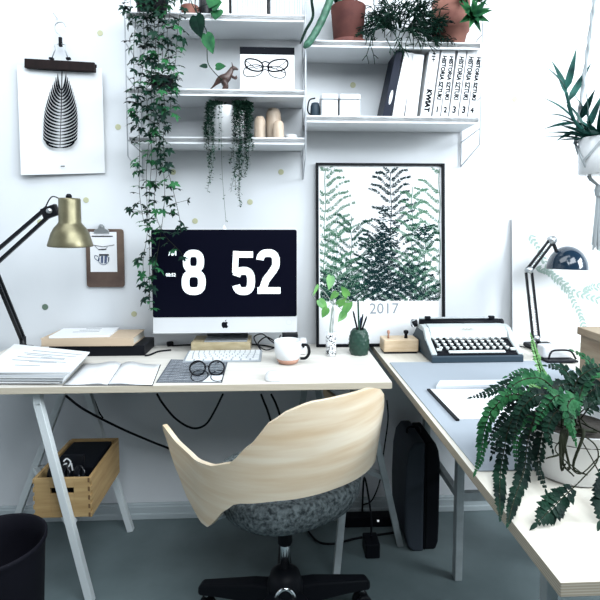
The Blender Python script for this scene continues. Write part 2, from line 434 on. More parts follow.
# feather-leaf print on paper, slightly off the wall at its lower left
g = G()
c = [K(17,65,-.022),K(102,68,-.022),K(105,173,-.010),K(21,175,-.03)]
n_ = 6; vs = []
for i in range(n_+1):
    for j in range(n_+1):
        a = c[0].lerp(c[1], i/n_); b = c[3].lerp(c[2], i/n_); q = a.lerp(b, j/n_); q.y += .004*math.sin(i/n_*PI)
        vs.append(q)
fr = [(i*(n_+1)+j, i*(n_+1)+j+1, (i+1)*(n_+1)+j+1, (i+1)*(n_+1)+j) for i in range(n_) for j in range(n_)]
g.smooth=True; g.add(vs, fr)
g.mi = 1; o = K(62,70,-.031); ux = (K(80,70,-.031)-K(44,70,-.031)).normalized(); uy = (K(63,70,-.031)-K(61,148,-.031)).normalized()
H = (K(63,70,-.031)-K(61,148,-.031)).length
g.ribbon([(0,.004),(0.001,-H*.5),(0,-H)], [.004,.003,.002], o, ux, uy)
for i in range(19):
    t = (i+.5)/19; y0 = -H*(.085+.87*t); 
    ww = (K(79,120,-.031).x-K(45,120,-.031).x)*.5*(math.sin(PI/2*min(1,(t*1.25+.10)))**.9)*(1 if t < .93 else .85)
    rise = .034*(1-t)+.024
    for s in (-1,1):
        # leaflets leave the rib low and sweep up/outwards
        pts = [(s*ww*math.sin(PI/2*k/6*.98), y0 - rise*.8 + rise*1.15*(k/6)**1.7) for k in range(7)]
        g.ribbon(pts, [.0018,.0055,.0075,.0082,.0074,.0055,.0012], o, ux, uy)
q1_ = K(62,166,-.031); g.ribbon([(-.008,0),(.008,0)],.004,V((q1_.x,-.0245,q1_.z)),XX,ZZ)
g.build('leaf_print', ['paper','ink'], label='white paper print of a black feathery leaf hanging from the dark wooden clip hanger', cat='print')
t = thing('clip_hanger', K(61,68,-.03), 'dark wooden clip hanger with a wire hook holding the black leaf print', 'hanger')
a, b = K(25,63.5,-.034), K(95,67.5,-.034)
d = (b-a).normalized()
G().bar(a+V((0,-.002,0)), b+V((0,-.002,0)), .036, .010, (0,0,1)).build('front_bar','darkwood',t,bevel=.0025)
G().bar(a+V((0,.0165,0)), b+V((0,.0165,0)), .034, .008, (0,0,1)).build('rear_bar','darkwood',t,bevel=.002)
hk = [K(x,y,-.034) for x,y in ((60,43),(60,36),(56,31),(55,26),(58,22.5),(63,22.5),(66,27))]
G().tube(sp(hk,5), .0022, 8).build('hook','steel',t,shade=True)
G().bbox(K(60.5,42,-.034), (.013,.010,.036), .003).build('clasp','black',t)
for s in (-1,1):
    p = [K(60+s*1.5,44,-.036),K(60+s*5.5,45,-.040),K(60+s*5,50,-.040),K(60+s*8,58,-.038)]
    G().tube(p,.0022,6).build('wire_arm','steel',t,shade=True)
    G().bar(K(60+s*10.5,58.5,-.036),K(60+s*6.5,59,-.036),.008,.012,(0,0,1)).build('foot','black',t)
g = G(); p = K(57.5,20,-.0); g.smooth=True; g.tube([p+V((0,0,.004)), p+V((.001,-.040,.010))],.0016,6); g.build('nail','steel',label='small wire nail in the wall holding the clip hanger',cat='nail')

# clipboard
t = thing('clipboard', K(104,287,-.01), 'brown hardboard clipboard hung on the wall right of the gold lamp', 'clipboard')
a, b, c_, d_ = K(86,229,-.006), K(123.5,229,-.006), K(125.3,287,-.006), K(87,287,-.006)
cen = (a+b+c_+d_)/4; w = ((b-a).length+(c_-d_).length)/2; h = ((a-d_).length+(b-c_).length)/2
uyb = ((a+b)/2-(c_+d_)/2).normalized(); uxb = XX-uyb*uyb.x; uxb.normalize()
mrot = Matrix((uxb, -uxb.cross(uyb)*-1, uyb)).transposed()
g = G()
def rr(w,h,r,n=5,cx=0,cy=0):
    out=[]
    for k,(sx,sy) in enumerate(((1,1),(-1,1),(-1,-1),(1,-1))):
        for j in range(n+1):
            an=PI/2*k+PI/2*j/n; out.append((cx+sx*(w/2-r)+r*math.cos(an), cy+sy*(h/2-r)+r*math.sin(an)))
    return out
nb = uxb.cross(uyb)
if nb.y > 0: nb = -nb
g.prism(rr(w,h,.012), cen, uxb, uyb, .005)
g.build('board','hardboard',t,bevel=.001)
cc = K(102,230,-.012)
g = G(); g.prism([(-.030,-.012),(.030,-.012),(.030,-.002),(.022,.004),(.014,.006),(.012,.016),(.005,.024),(-.005,.024),(-.012,.016),(-.014,.006),(-.022,.004),(-.030,-.002)], cc+V((0,-.002,0)), uxb, uyb, .006)
g.lathe([(.007,0),(.007,.004),(.004,.008)], cc+uyb*.014+V((0,-.002,0)), 12, (PI/2,0,0))
g.build('clip','steel',t,bevel=.001)
# its sheet
pc = K(103.5,252,-.0135); pw = (K(117,252,-.0135)-K(90.3,252,-.0135)).length; ph = (K(103,232,-.0135)-K(104,272,-.0135)).length
g = G(); g.prism(rr(pw,ph,.001,1), pc+V((0,.001,0)), uxb, uyb, .0008)
o = pc+V((0,-.0016,0)); g.mi=1
s_ = pw/.11
g.ribbon([(-.046*s_,.066*s_),(.04*s_,.066*s_)],.004,o,uxb,uyb)
g.mi=2
g.ribbon(sp2([(-.034*s_,.026*s_),(-.02*s_,.012*s_),(.004*s_,.010*s_),(.018*s_,.022*s_)]),.0022,o,uxb,uyb)
g.mi=1
g.ribbon([(-.048*s_,.030*s_),(.0,.022*s_),(.046*s_,.030*s_)],.002,o,uxb,uyb)
g.ribbon([(-.02*s_,.010*s_),(.012*s_,.012*s_)],.004,o,uxb,uyb)
g.ribbon([(-.018*s_,-.012*s_),(.022*s_,-.012*s_)],.006,o,uxb,uyb)
g.mi=3
for k in range(9):
    x = -.020+.005*k; hh = .018*math.sqrt(max(.1,1-((x-.001)/.023)**2))
    if k % 3 != 1: g.ribbon([(x*s_,(-.030-hh)*s_),(x*s_+.002,(-.030+hh*.8)*s_)],.0042*s_,o,uxb,uyb)
g.ribbon(sp2([(-.021*s_,-.02*s_),(-.034*s_,-.014*s_),(-.036*s_,-.026*s_),(-.022*s_,-.038*s_)]),.0022,o,uxb,uyb)
g.ribbon([(.022*math.cos(q/12*2*PI)*s_,(-.032+.021*math.sin(q/12*2*PI))*s_) for q in range(12)],.002,o,uxb,uyb,closed=True)
g.build('drawing_sheet',['paper','ink','greyink','blueink'],label='white sheet with a bowl and blue teapot drawing held by the clipboard',cat='print')

# ------------------------------------------------------------------ framed fern calendar leaning on the wall
FT, FB = -.012, -.065
tl, tr, bl, br = K(314,163,FT), K(444.5,164,FT), K(318,346,FB), K(444.5,347,FB)
bl.z = br.z = ZT+.001; 
x0, x1 = (tl.x+bl.x)/2, (tr.x+br.x)/2; 
up = (V((0,FT,tl.z))-V((0,FB,ZT+.001))).normalized(); Hh = (V((0,FT,tl.z))-V((0,FB,ZT+.001))).length
og = V((x0,FB,ZT+.001)); W_ = x1-x0; nrm = XX.cross(up)   # points to -y
t = thing('framed_calendar', ((x0+x1)/2, FB+.01, ZT), 'black framed fern calendar for 2017 leaning on the wall right of the monitor', 'picture frame')
fw = .011
def bx(g, a0, a1, b0, b1, dn, th):   # box in frame plane
    g.prism([(a0,b0),(a1,b0),(a1,b1),(a0,b1)], og+nrm*dn, XX, up, th)
g = G(); bx(g,0,fw,0,Hh,-.010,.018); bx(g,W_-fw,W_,0,Hh,-.010,.018); bx(g,fw,W_-fw,0,fw,-.010,.018); bx(g,fw,W_-fw,Hh-fw*.8,Hh,-.010,.018)
g.build('frame','black',t,bevel=.001)
g = G(); bx(g,fw,W_-fw,fw,Hh-fw*.8,-.006,.002)
pz = Hh*.245       # picture bottom
g.build('backing_sheet','paper',t)
g = G(); o = og+nrm*-.0034; g.mi = 0
rnd = random.Random(3)
a0, a1, b0, b1 = fw+.004, W_-fw-.004, pz, Hh-fw*.8-.003
def clipadd(pts, w, mi):
    seg = []
    g.mi = mi
    for p in pts:
        if a0 < p[0] < a1 and b0 < p[1] < b1: seg.append(p)
        else:
            if len(seg) > 1: g.ribbon(seg, w, o, XX, up)
            seg = []
    if len(seg) > 1: g.ribbon(seg, w, o, XX, up)
def quadleaf(x, y, ang, L, w, mi):
    dx, dy = math.cos(ang), math.sin(ang); nx, ny = -dy, dx
    P = [(x,y),(x+dx*L*.4+nx*w/2,y+dy*L*.4+ny*w/2),(x+dx*L,y+dy*L),(x+dx*L*.4-nx*w/2,y+dy*L*.4-ny*w/2)]
    if all(a0 <= p[0] <= a1 and b0 <= p[1] <= b1 for p in P): g.mi = mi; g.poly(P, o+nrm*(.0001*rnd.random()+.0001), XX, up)
BH = b1-b0; BW = a1-a0
def frond(cx, ybase, ytop, reach, mi, tilt=0, gap=.026, amp=.016):
    n = int((ytop-ybase)/gap)
    clipadd([(cx+tilt*(k/20)+.003*math.sin(k), ybase+(ytop-ybase)*k/20) for k in range(21)], .0030, mi)
    for i in range(n):
        t = i/n; y = ybase+(ytop-ybase)*t; xc = cx+tilt*t
        for s in (-1,1):
            rr_ = reach*(1-t*.55)*rnd.uniform(.75,1.15); ph = rnd.uniform(-.5,.5)
            if rnd.random() < .12: continue
            pts = []; m = 30
            for k in range(m+1):
                u = k/m; pts.append((xc+s*rr_*u, y+.42*rr_*u + amp*math.sin(u*5.6-1.4+ph)*(.3+.7*u)+.25*rr_*u*u*u))
            clipadd(pts, .0014, mi)
            for k in range(1, m):
                if rnd.random() < .12: continue
                dx, dy = pts[k+1][0]-pts[k][0], pts[k+1][1]-pts[k][1]; an = math.atan2(dy,dx)
                L = .0135*(1-.5*k/m)*rnd.uniform(.6,1.3)
                for q in (-1,1): quadleaf(pts[k][0],pts[k][1], an+q*s*(.85)+rnd.uniform(-.25,.25), L, .0034, mi)
fx = lambda px: (px-318)/(441-318)*BW+a0
fy_ = lambda py: b1-(py-165)/(300-165)*BH
frond(fx(322), fy_(300), fy_(160), .17, 2, .01, .034)
frond(fx(440), fy_(300), fy_(160), .17, 2, .0, .040)
frond(fx(350), fy_(305), fy_(215), .15, 1, .0, .030)
frond(fx(425), fy_(305), fy_(222), .14, 1, .0, .032)
frond(fx(373), fy_(310), fy_(232), .13, 0, .004, .026, .010)
frond(fx(391), fy_(310), fy_(163), .15, 0, -.004, .030, .014)
frond(fx(414), fy_(310), fy_(262), .11, 0, .0, .026)
frond(fx(330), fy_(310), fy_(262), .10, 0, .0, .030)
for px_,t_,mi_,gp in ((335,225,2,.030),(412,185,2,.036),(345,255,1,.032),(405,262,0,.026),(362,272,0,.028),(425,284,0,.028),(338,284,0,.028)):
    frond(fx(px_), fy_(312), fy_(t_), .12, mi_, .0, gp*1.15, .012)
# dark hearts of the fern
for (cx,cy,rx,ry,nn) in ((386,238,10,34,260),(375,262,12,28,200),(388,285,26,14,200),(424,232,11,10,90),(330,292,14,9,90)):
    for _ in range(nn):
        a = rnd.uniform(0,6.28); r_ = rnd.random()**.6
        quadleaf(fx(cx+rx*r_*math.cos(a)), fy_(cy+ry*r_*math.sin(a)), rnd.choice([.3,-.3,2.8,3.4])+rnd.uniform(-.3,.3), .017, .0055, 0)
g.build('fern_picture',['p_dark','p_mid','p_lite'],t)
g = G(); tx = fx(383); ty = (pz)*.80
g.text('2017', .062, planemtx(og+nrm*-.003+XX*tx+up*(Hh*.203), XX, up))
for k, (a, b) in enumerate(((.50,.66),(.50,.60),(.70,.86),(.72,.9))):
    pass
g.build('calendar_text','greyink',t)

# big pale branch print behind the right lamp
tl = K(512,219,-.010); bl = K(514,343,-.05); bl.z = ZT+.001
x0 = tl.x; W2 = .62; upb = (V((0,-.010,tl.z))-V((0,-.05,ZT+.001))).normalized(); H2 = (V((0,-.010,tl.z))-V((0,-.05,ZT+.001))).length
t = thing('botanical_print', (x0+W2/2,-.045,ZT), 'large white print of a pale olive branch leaning behind the small dark lamp', 'print')
og2 = V((x0,-.05,ZT+.001)); n2 = XX.cross(upb)
g = G(); g.prism([(0,0),(W2,0),(W2,H2),(0,H2)], og2+n2*-.004, XX, upb, .004); g.build('board','paper',t,bevel=.0005)
g = G(); o = og2+n2*.0006
rb = lambda px, py: ((K(px,py,-.03).x-x0), (K(px,py,-.03).z-ZT)/upb.z)
rnd = random.Random(5)
def branch(pts, wl=.012, L=.03):
    q = sp2([rb(*p) for p in pts], 5); g.ribbon(q, .0014, o, XX, upb)
    for i in range(1, len(q)-1):
        an = math.atan2(q[i+1][1]-q[i][1], q[i+1][0]-q[i][0])
        for s in (-1,1):
            a2 = an+s*rnd.uniform(.5,.9); l = L*rnd.uniform(.5,1); w = wl*rnd.uniform(.5,.9); dx,dy = math.cos(a2),math.sin(a2)
            x,y = q[i]; P = [(x,y),(x+dx*l*.3-dy*w/2,y+dy*l*.3+dx*w/2),(x+dx*l*.7-dy*w/2,y+dy*l*.7+dx*w/2),(x+dx*l,y+dy*l),(x+dx*l*.7+dy*w/2,y+dy*l*.7-dx*w/2),(x+dx*l*.3+dy*w/2,y+dy*l*.3-dx*w/2)]
            if all(.004<p[0]<W2-.004 and .004<p[1]<H2-.004 for p in P): g.poly(P, o+n2*.0002*rnd.random(), XX, upb)
branch([(530,232),(540,250),(548,268),(560,282),(580,295),(604,301)])
branch([(560,282),(570,296),(578,312),(582,328)])
branch([(580,293),(590,288),(606,284)])
branch([(534,268),(546,272),(560,281)])
branch([(600,300),(606,262),(600,240)])
g.build('printed_branch','p_pale',t)

# ------------------------------------------------------------------ things on the shelves
def bookbox(name, x0, x1, yb, yf, z0, z1, m, label, cat, group=None, lean=0):
    pass
# top left shelf: box files
def boxfile(px0, px1, label, h=.25, mm='paper', ribs=True, name='box_file', cat='box file', grp='box files on the top left shelf'):
    a = K(px0,12,YS+.012).x; b = K(px1,12,YS+.012).x
    t = thing(name, ((a+b)/2,(YS+.012-.02)/2,Z1), label, cat, grp)
    G().box(((a+b)/2,(YS+.012-.02)/2,Z1+h/2+.0005),(b-a-.003,-YS-.035,h-.001)).build('box_body',mm,t,bevel=.002)
    if ribs:
        g = G(); n = int((b-a)/.009)
        for i in range(n): g.box((a+.006+(b-a-.012)*i/(n-1), YS+.012-.0008, Z1+h/2),(.0035,.0016,h-.01))
        g.build('ridged_front','ridge',t)
boxfile(211,229,'plain white box file on the top left shelf, left of the ridged ones',ribs=False)
boxfile(231,267,'white ridged box file directly above the glasses print, left of the widest one')
boxfile(270,304,'white ridged box file at the right end of the top left shelf')
t = thing('wire_jar', K(207,14,YS+.02), 'small dark wire-framed jar at the top edge of the photo behind the heart-shaped leaves', 'jar')
LOC[t.name] = V((K(207,14,-.10).x,-.10,Z1)); t.location = LOC[t.name]; cxn = t.location.x
g = G(); g.smooth=True; g.lathe([(.028,0.0005),(.03,.01),(.03,.10),(.022,.12),(.022,.13)],(cxn,-.10,Z1),20); g.build('jar_body','blackm',t)
for s in (-1,1): G().tube(sp([(cxn+s*.031,-.12,Z1+.02),(cxn+s*.040,-.125,Z1+.07),(cxn+s*.02,-.125,Z1+.12)]),.002,6).build('wire_handle','blackm',t)

def pot(name, c, rb_, rt, h, m, label, cat='plant pot', rim=None, n=36): pass
def potted(name, c, rb_, rt, h, m, label, cat='potted plant', rimh=.0, rimo=.0, saucer=None, parent=None):
    t = thing(name, c, label, cat) if parent is None else parent
    c = V(c); g = G(); g.smooth=True
    b = .0006
    pr = [(rb_*.9,b),(rb_,b+.003),(rb_+(rt-rb_)*.9,h-rimh-.0005)] 
    if rimh: pr += [(rb_+(rt-rb_)*.92+rimo,h-rimh),(rt+rimo,h-.002)]
    pr += [(rt+rimo-.001,h),(rt-.005,h),(rt-.007,h-.02)]
    g.lathe(pr, c, 40); g.build('pot',m,t)
    G().lathe([(rt-.0075,h-.022),(rt-.009,h-.016)],c,24).build('soil','soil',t)
    if saucer:
        g = G(); g.smooth=True
        g.lathe([(saucer*.85,b),(saucer,.022),(saucer-.004,.022),(rb_,.006)],c,36); g.build('saucer',m,t)
    return t

# kangaroo figurine
kx = K(229,92,-.15).x; s = 1/262.
t0 = V((kx,-.155,Z2))
def kp(px,py,dy=0): p = K(px,py,-.155); return V((p.x,-.155+dy,p.z))
g = G(); g.smooth = True
g.tube(sp([kp(209,88),kp(215,82),kp(220,77),kp(226,75.5),kp(230,70),kp(232,66),kp(233.5,64.5)],4),
  [.001,.002,.0025,.0035,.005,.007,.009,.011,.013,.015,.017,.018,.0175,.016,.014,.012,.011,.010,.009,.008,.0075,.007,.006,.0055,.005][:25],10)
g.tube(sp([kp(231,67),kp(234,65.5),kp(238,67)],3),[.006,.008,.0085,.008,.006,.0045,.003][:7],8)
for dy in (-.006,.006):
    g.tube([kp(233,65,dy),kp(232,60.5,dy*1.6)],[.0035,.001],6)
    g.tube(sp([kp(231,73,dy),kp(235,75.5,dy*1.5),kp(237,74,dy*1.5)],3),[.0045,.004,.0035,.003,.003,.0025,.002],6)
    g.tube(sp([kp(224,79,dy*1.6),kp(226,84,dy*2),kp(223.5,87,dy*2),kp(229,88.5,dy*2)],3),[.013,.012,.010,.008,.006,.0055,.005,.0045,.004,.004],8)
g.build('kangaroo_figurine','brown',label='small brown kangaroo figurine standing left of the glasses print',cat='figurine')
mz = min(v.co.z for v in bpy.data.objects['kangaroo_figurine'].data.vertices); bpy.data.objects['kangaroo_figurine'].location.z += (Z2+.0003)-(LOC['kangaroo_figurine'].z+mz)

# glasses print
a, b = K(240,88,YS+.03), K(294.5,88,YS+.03); top = K(267,45.5,YS+.03).z
t = thing('glasses_print', ((a.x+b.x)/2,YS+.03,Z2), 'white card print of two black spectacle frames with a black top band on the shelf', 'print')
gz = Z2+.0005; hh = top-gz
og3 = V((a.x,YS+.03,gz)); lean = V((0,.10,1)).normalized(); n3 = XX.cross(lean); w3 = b.x-a.x
G().prism([(0,0),(w3,0),(w3,hh),(0,hh)], og3+n3*-.006, XX, lean, .006).build('card','paper',t,bevel=.0004)
g = G(); g.prism([(-.0005,hh-.027),(w3+.0005,hh-.027),(w3+.0005,hh+.0005),(-.0005,hh+.0005)], og3+n3*.0, XX, lean, .0012); g.build('black_band','ink',t)
g = G(); o = og3+n3*.0006
kk = lambda px,py: ((px-240)/54.5*w3, (88.5-py)/43*hh)
def lens(cx, cy, rx, ry, sk=0, w=.0060, s=1):
    P = []
    for q in range(24):
        an = 2*PI*q/24; x = math.cos(an); y = math.sin(an); P.append(kk(cx+s*rx*(abs(x)**.85*(1 if x>0 else -1)), cy-ry*(abs(y)**.8*(1 if y>0 else -1))-sk*x*1.0))
    g.ribbon(P, w, o, XX, lean, closed=True)
lens(254,62.5,9,5.5,2,s=-1); lens(278,62.5,10,5.5,2)
lens(253,68,9.5,5.5,-1.5,.0036,s=-1); lens(277,69,8.5,5.5,-1.5,.0036)
g.ribbon([kk(262,60),kk(265,59),kk(269,60)],.005,o,XX,lean); g.ribbon([kk(262,68),kk(265,66.5),kk(269,68)],.0036,o,XX,lean)
g.ribbon([kk(245,58),kk(256,66),kk(268,63),kk(286,70)],.0028,o,XX,lean); g.ribbon([kk(287,58),kk(276,66),kk(262,63),kk(246,66)],.0028,o,XX,lean)
g.build('spectacles_drawing','ink',t)
g = G(); g.ribbon([kk(267,87.3),kk(294,87.3)],.004,o,XX,lean); g.build('black_strip','ink',t)

# bottom left shelf : wood vases
def vase(px, pyt, wpx, label, y=-.10, m='beige', grp='small wooden vases on the lowest shelf'):
    p = K(px,137,y); z = K(px,pyt,y).z-Z3; r = wpx/2/(F/(D+y)); 
    g = G(); g.smooth=True; g.lathe([(r*.9,.0005),(r,.004),(r*1.0,z*.7),(r*.93,z*.86),(r*.72,z*.97),(r*.5,z),(r*.2,z*1.0)],(p.x,y,Z3),24)
    return g.build('wooden_vase',m,label=label,cat='vase',group=grp)
vase(260,116.5,11,'small pale wooden vase, the left and shorter of the pair on the lowest shelf')
vase(273.5,108.5,15,'taller speckled wooden vase right behind the short pale one',-.075)
vase(278.5,121,11,'round-topped cream wooden vase directly in front of the tall speckled vase',-.13)
g = G(); p = K(291,137,-.09); g.smooth=True; g.lathe([(.015,.0005),(.024,.018),(.025,.03),(.022,.03),(.014,.006)],(p.x,-.09,Z3),24)
g.build('ceramic_bowl','ceram',label='tiny white bowl at the right end of the lowest shelf',cat='bowl')

# right lower shelf : white boxes and books
YB = YS+.02
for (pa_, pb_, lb) in ((321,338.6,'small white lidded box beside the wire ladder, left of its twin'),(339.4,361,'small white lidded box on the right lower shelf under the gold sticker')):
    a, b = K(pa_,116,YB).x, K(pb_,116,YB).x; h = K(340,93.5,YB).z-Z5
    t = thing('storage_box', ((a+b)/2,YB+.05,Z5), lb, 'box', 'white boxes on the lower right shelf')
    G().bbox(((a+b)/2,YB+.05,Z5+h*.38+.0006),(b-a-.003,.09,h*.76),.006).build('box_body','boxw',t)
    G().bbox(((a+b)/2,YB+.05,Z5+h*.885+.0006),(b-a-.001,.094,h*.23),.006).build('lid','boxw',t)
p = K(316,116,YB)
t = thing('glass_jug',(p.x,YB+.04,Z5),'small dark glass jug with a curved black handle left of the white boxes','jug')
g = G(); g.smooth=True; g.lathe([(.016,.0006),(.020,.01),(.018,.05),(.014,.062),(.012,.062),(.013,.045),(.014,.012)],(p.x,YB+.04,Z5),24); g.build('jug_body','typed',t)
G().tube(sp([(p.x-.015,YB+.03,Z5+.012),(p.x-.030,YB+.02,Z5+.03),(p.x-.024,YB+.015,Z5+.066),(p.x-.002,YB+.02,Z5+.076)]),.0028,8).build('handle','black',t,shade=True)

books = [ # px bottom left, px bottom right, top px left, top py, mat, kind
 (382.5,391.5,396.5,52,'navy','dark navy book with a pale oval mark, leftmost in the leaning row',1),
 (392.5,404,402.5,53,'paper','tall plain white book right of the dark navy book',0),
 (405,417,412.5,55,'paper','plain white book with a cream spine label left of the KWIAT book',4),
 (420.5,431,430,49,'paper','white book with KWIAT on its spine',2),
 (432.5,440,442,49.5,'paper','white book reading HISTORIA SZTUKI 1, first of the numbered set',3),
 (441,448,449,50,'paper','white book reading HISTORIA SZTUKI 2, second of the numbered set',3),
 (449,457.5,458.5,50.5,'paper','white book reading HISTORIA SZTUKI 3, right of the volume 2',3),
 (458.5,467,468,50.5,'paper','white book reading HISTORIA SZTUKI 3, left of the volume 4',3),
 (468,474.5,476.5,51,'paper','white book reading HISTORIA SZTUKI 4, last at the right of the set',3)]
YK = YS+.022
for i, (xa_, xb_, xt, pyt, mm, lb, kd) in enumerate(books):
    a = K(xa_,117,YK); b = K(xb_,117,YK); tp = K(xt,pyt,YK)
    th = b.x-a.x-.001; up_ = (V((tp.x,YK,tp.z))-V((a.x,YK,Z5))).normalized(); L = (V((tp.x,YK,tp.z))-V((a.x,YK,Z5))).length
    sx = V((up_.z,0,-up_.x))
    org = V((a.x,YK,Z5+.0008+max(0,-sx.z*th))); dpt = .135
    th *= up_.z
    t = thing('book',(a.x+th/2,YK+dpt/2,Z5),lb,'book','books leaning on the lower right shelf')
    g = G(); back = YY
    def pb(u0,u1,v0,v1,d0,d1):
        vs = [org+sx*u+up_*v+YY*d for u in (u0,u1) for d in (d0,d1) for v in (v0,v1)]
        g.add(vs,[(0,1,3,2),(4,6,7,5),(0,4,5,1),(2,3,7,6),(0,2,6,4),(1,5,7,3)])
    cv=.0016
    pb(0,th,0,L,0,cv*1.2); pb(0,cv,0,L,cv*1.2,dpt); pb(th-cv,th,0,L,cv*1.2,dpt)
    g.build('cover','navy' if mm=='navy' else 'paper',t,bevel=.0005)
    g = G(); pb(cv+.0002,th-cv-.0002,.003,L-.003,cv*1.3,dpt-.004); g.build('pages','mag',t)
    fo = org-YY*.0007
    if kd == 3:
        g = G(); num = lb.split(',')[0][-1]
        g.text('HISTORIA SZTUKI', th*.80, planemtx(fo+sx*th*.5+up_*L*.585, -up_, sx), bold=.0011, xs=(L*.70)/(th*.80*8.6)*.98)
        g.build('spine_title','ink',t); g = G()
        g.text(num, th*1.1, planemtx(fo+sx*th*.5+up_*L*.12, sx, up_), bold=.0013, xs=.9)
        g.build('volume_number','ink',t)
    if kd == 2:
        g = G(); g.text('KWIAT', th*.66, planemtx(fo+sx*th*.5+up_*L*.25, -up_, sx), bold=.0018)
        g.ribbon([(0,0),(.012,0)],.002,fo+sx*th*.75+up_*L*.48,up_,sx); g.ribbon([(0,0),(.012,0)],.002,fo+sx*th*.3+up_*L*.47,up_,sx)
        for q in (.84,.88,.92): g.ribbon([(-.006+.003*(q==.88)*-1,0),(.006,0)],.004,fo+sx*th*.5+up_*L*q,sx,up_)
        g.ribbon([(-.022,0),(.018,0)],.0018,fo+sx*th*.5+up_*L*.88,up_,sx)
        g.build('spine_lettering','ink',t)
    if kd == 4:
        g = G(); g.prism([(-.008,-.03),(.004,-.03),(.004,.03),(-.008,.03)],fo+sx*th*.78+up_*L*.78,sx,up_,.0004); g.build('spine_label','mag',t)
    if kd == 1:
        g = G(); g.poly([(.006*math.cos(q/14*2*PI),.028*math.sin(q/14*2*PI)) for q in range(14)],fo+sx*th*.5+up_*L*.30,sx,up_)
        g.build('oval_mark','paper2',t)
# flat thin dark book lying behind (shadowed) is left out
# ------------------------------------------------------------------ plants on the shelves
rnd = random.Random(11)
def rr3(s): return V((rnd.uniform(-s,s),rnd.uniform(-s,s),rnd.uniform(-s,s)))
def palmate(g, p, out, L, n=5):
    out = V(out).normalized(); sd = out.cross(ZZ); sd = sd.normalized() if sd.length > .01 else V((1,0,0))
    nn = sd.cross(out).normalized()
    for k in range(n):
        a = (k-(n-1)/2)*R(60)+rnd.uniform(-.15,.15)
        d = out*math.cos(a)+sd*math.sin(a)
        leaf(g, p, d, nn, L*(1-.16*abs(k-(n-1)/2))*rnd.uniform(.85,1.1), L*.44, .25, .12, 3)
# long trailing vine (left)
px0 = K(155,0,-.10)
t = thing('trailing_vine', (px0.x,-.105,Z1), 'long dark green trailing vine hanging from the top left shelf down past the monitor', 'potted plant')
potc = V((K(152,8,-.105).x,-.105,Z1)); LOC[t.name] = potc; t.location = potc
potted('', potc, .05,.062,.10,'black','',parent=t)
gs = G(); gs.smooth=True; gl = G(); gl2 = G()
paths = [
 [(140,-30),(137,0),(134,40),(136,90),(139,140),(141,190),(145,220)],
 [(150,-30),(148,0),(146,50),(148,100),(150,150),(150,200),(151,250),(150,308)],
 [(158,-30),(158,0),(158,40),(160,90),(159,140),(163,190),(158,240),(149,300)],
 [(170,-30),(170,0),(168,40),(170,80),(168,115)],
 [(178,-30),(180,0),(176,30),(174,60),(172,90)],
 [(163,-30),(164,10),(162,70),(164,110),(165,150),(170,185),(178,218),(180,232)],
 [(145,-30),(142,20),(142,60),(138,105),(135,128)],
 [(153,-30),(154,20),(154,60),(155,110),(157,160),(155,205),(164,232),(180,252)],
 [(134,-30),(130,4),(128,16)],
 [(150,60),(151,120),(147,170),(149,230),(143,262),(147,290)],
]
for pi, pp in enumerate(paths):
    yb_ = -.235-.012*(pi%3)
    pts = [K(x+rnd.uniform(-2,2),y,yb_+rnd.uniform(-.012,.012)) for x,y in pp]
    q = sp(pts, 10)
    # start from the pot
    if pp[0][1] < 0: q = sp([potc+V(((pts[0].x-potc.x)*.5,-.03,.085)), V((pts[0].x,-.19,Z1+.12)), pts[0]],4)[:-1]+q
    gs.tube(q, .0009, 4)
    dist = 0; nxt = .01
    for i in range(1,len(q)):
        dist += (q[i]-q[i-1]).length
        if dist > nxt:
            zpx = q[i].z
            dens = .0085 if zpx > Z1-.02 else (.0095 if zpx > Z2-.03 else (.0115 if zpx > Z3 else .018))
            nxt = dist+dens*rnd.uniform(.6,1.4)
            a = rnd.uniform(0,2*PI); out = V((math.cos(a), -abs(math.sin(a))*.6+ .1, rnd.uniform(-.8,.35)))
            st = q[i]+out.normalized()*rnd.uniform(.012,.026)
            if st.y > -.205: st.y = -.205-rnd.random()*.01
            gs.tube([q[i],st],.0008,3,cap=False)
            od = (out*.6+V((0,-.5,-.5))+rr3(.6))
            if od.y > -.1: od.y = -.1
            palmate(gl if rnd.random() < (.8 if zpx > Z3 else .55) else gl2, st, od, rnd.uniform(.021,.030))
for (x,y) in ((130,210),(128,208),(188,200)):
    p = K(x,y,-.24); palmate(gl, p, V((0,-.4,-.5))+rr3(.4), .022); gs.tube([p, K(145 if x<150 else 172,y+4,-.24)],.0008,3)
gs.build('stems','stem',t); gl.build('foliage','dgreen',t); gl2.build('young_foliage','green',t, label='brighter green younger leaves low on the vine')

# small dark planter on the middle shelf inside the vine
c = V((K(162,88,-.12).x,-.12,Z2))
t = potted('dark_planter', c, .036,.044,.06,'black','small black pot of dark leaves on the middle shelf, half hidden behind the long vine')
g = G()
for i in range(40):
    a = rnd.uniform(0,2*PI); d = V((math.cos(a)*.7,math.sin(a)*.6-.25,rnd.uniform(.1,.7)))
    leaf(g, c+V((0,0,.045))+d*.01, d, ZZ, rnd.uniform(.04,.06), .022, .8,.1)
g.build('foliage','dgreen',t)

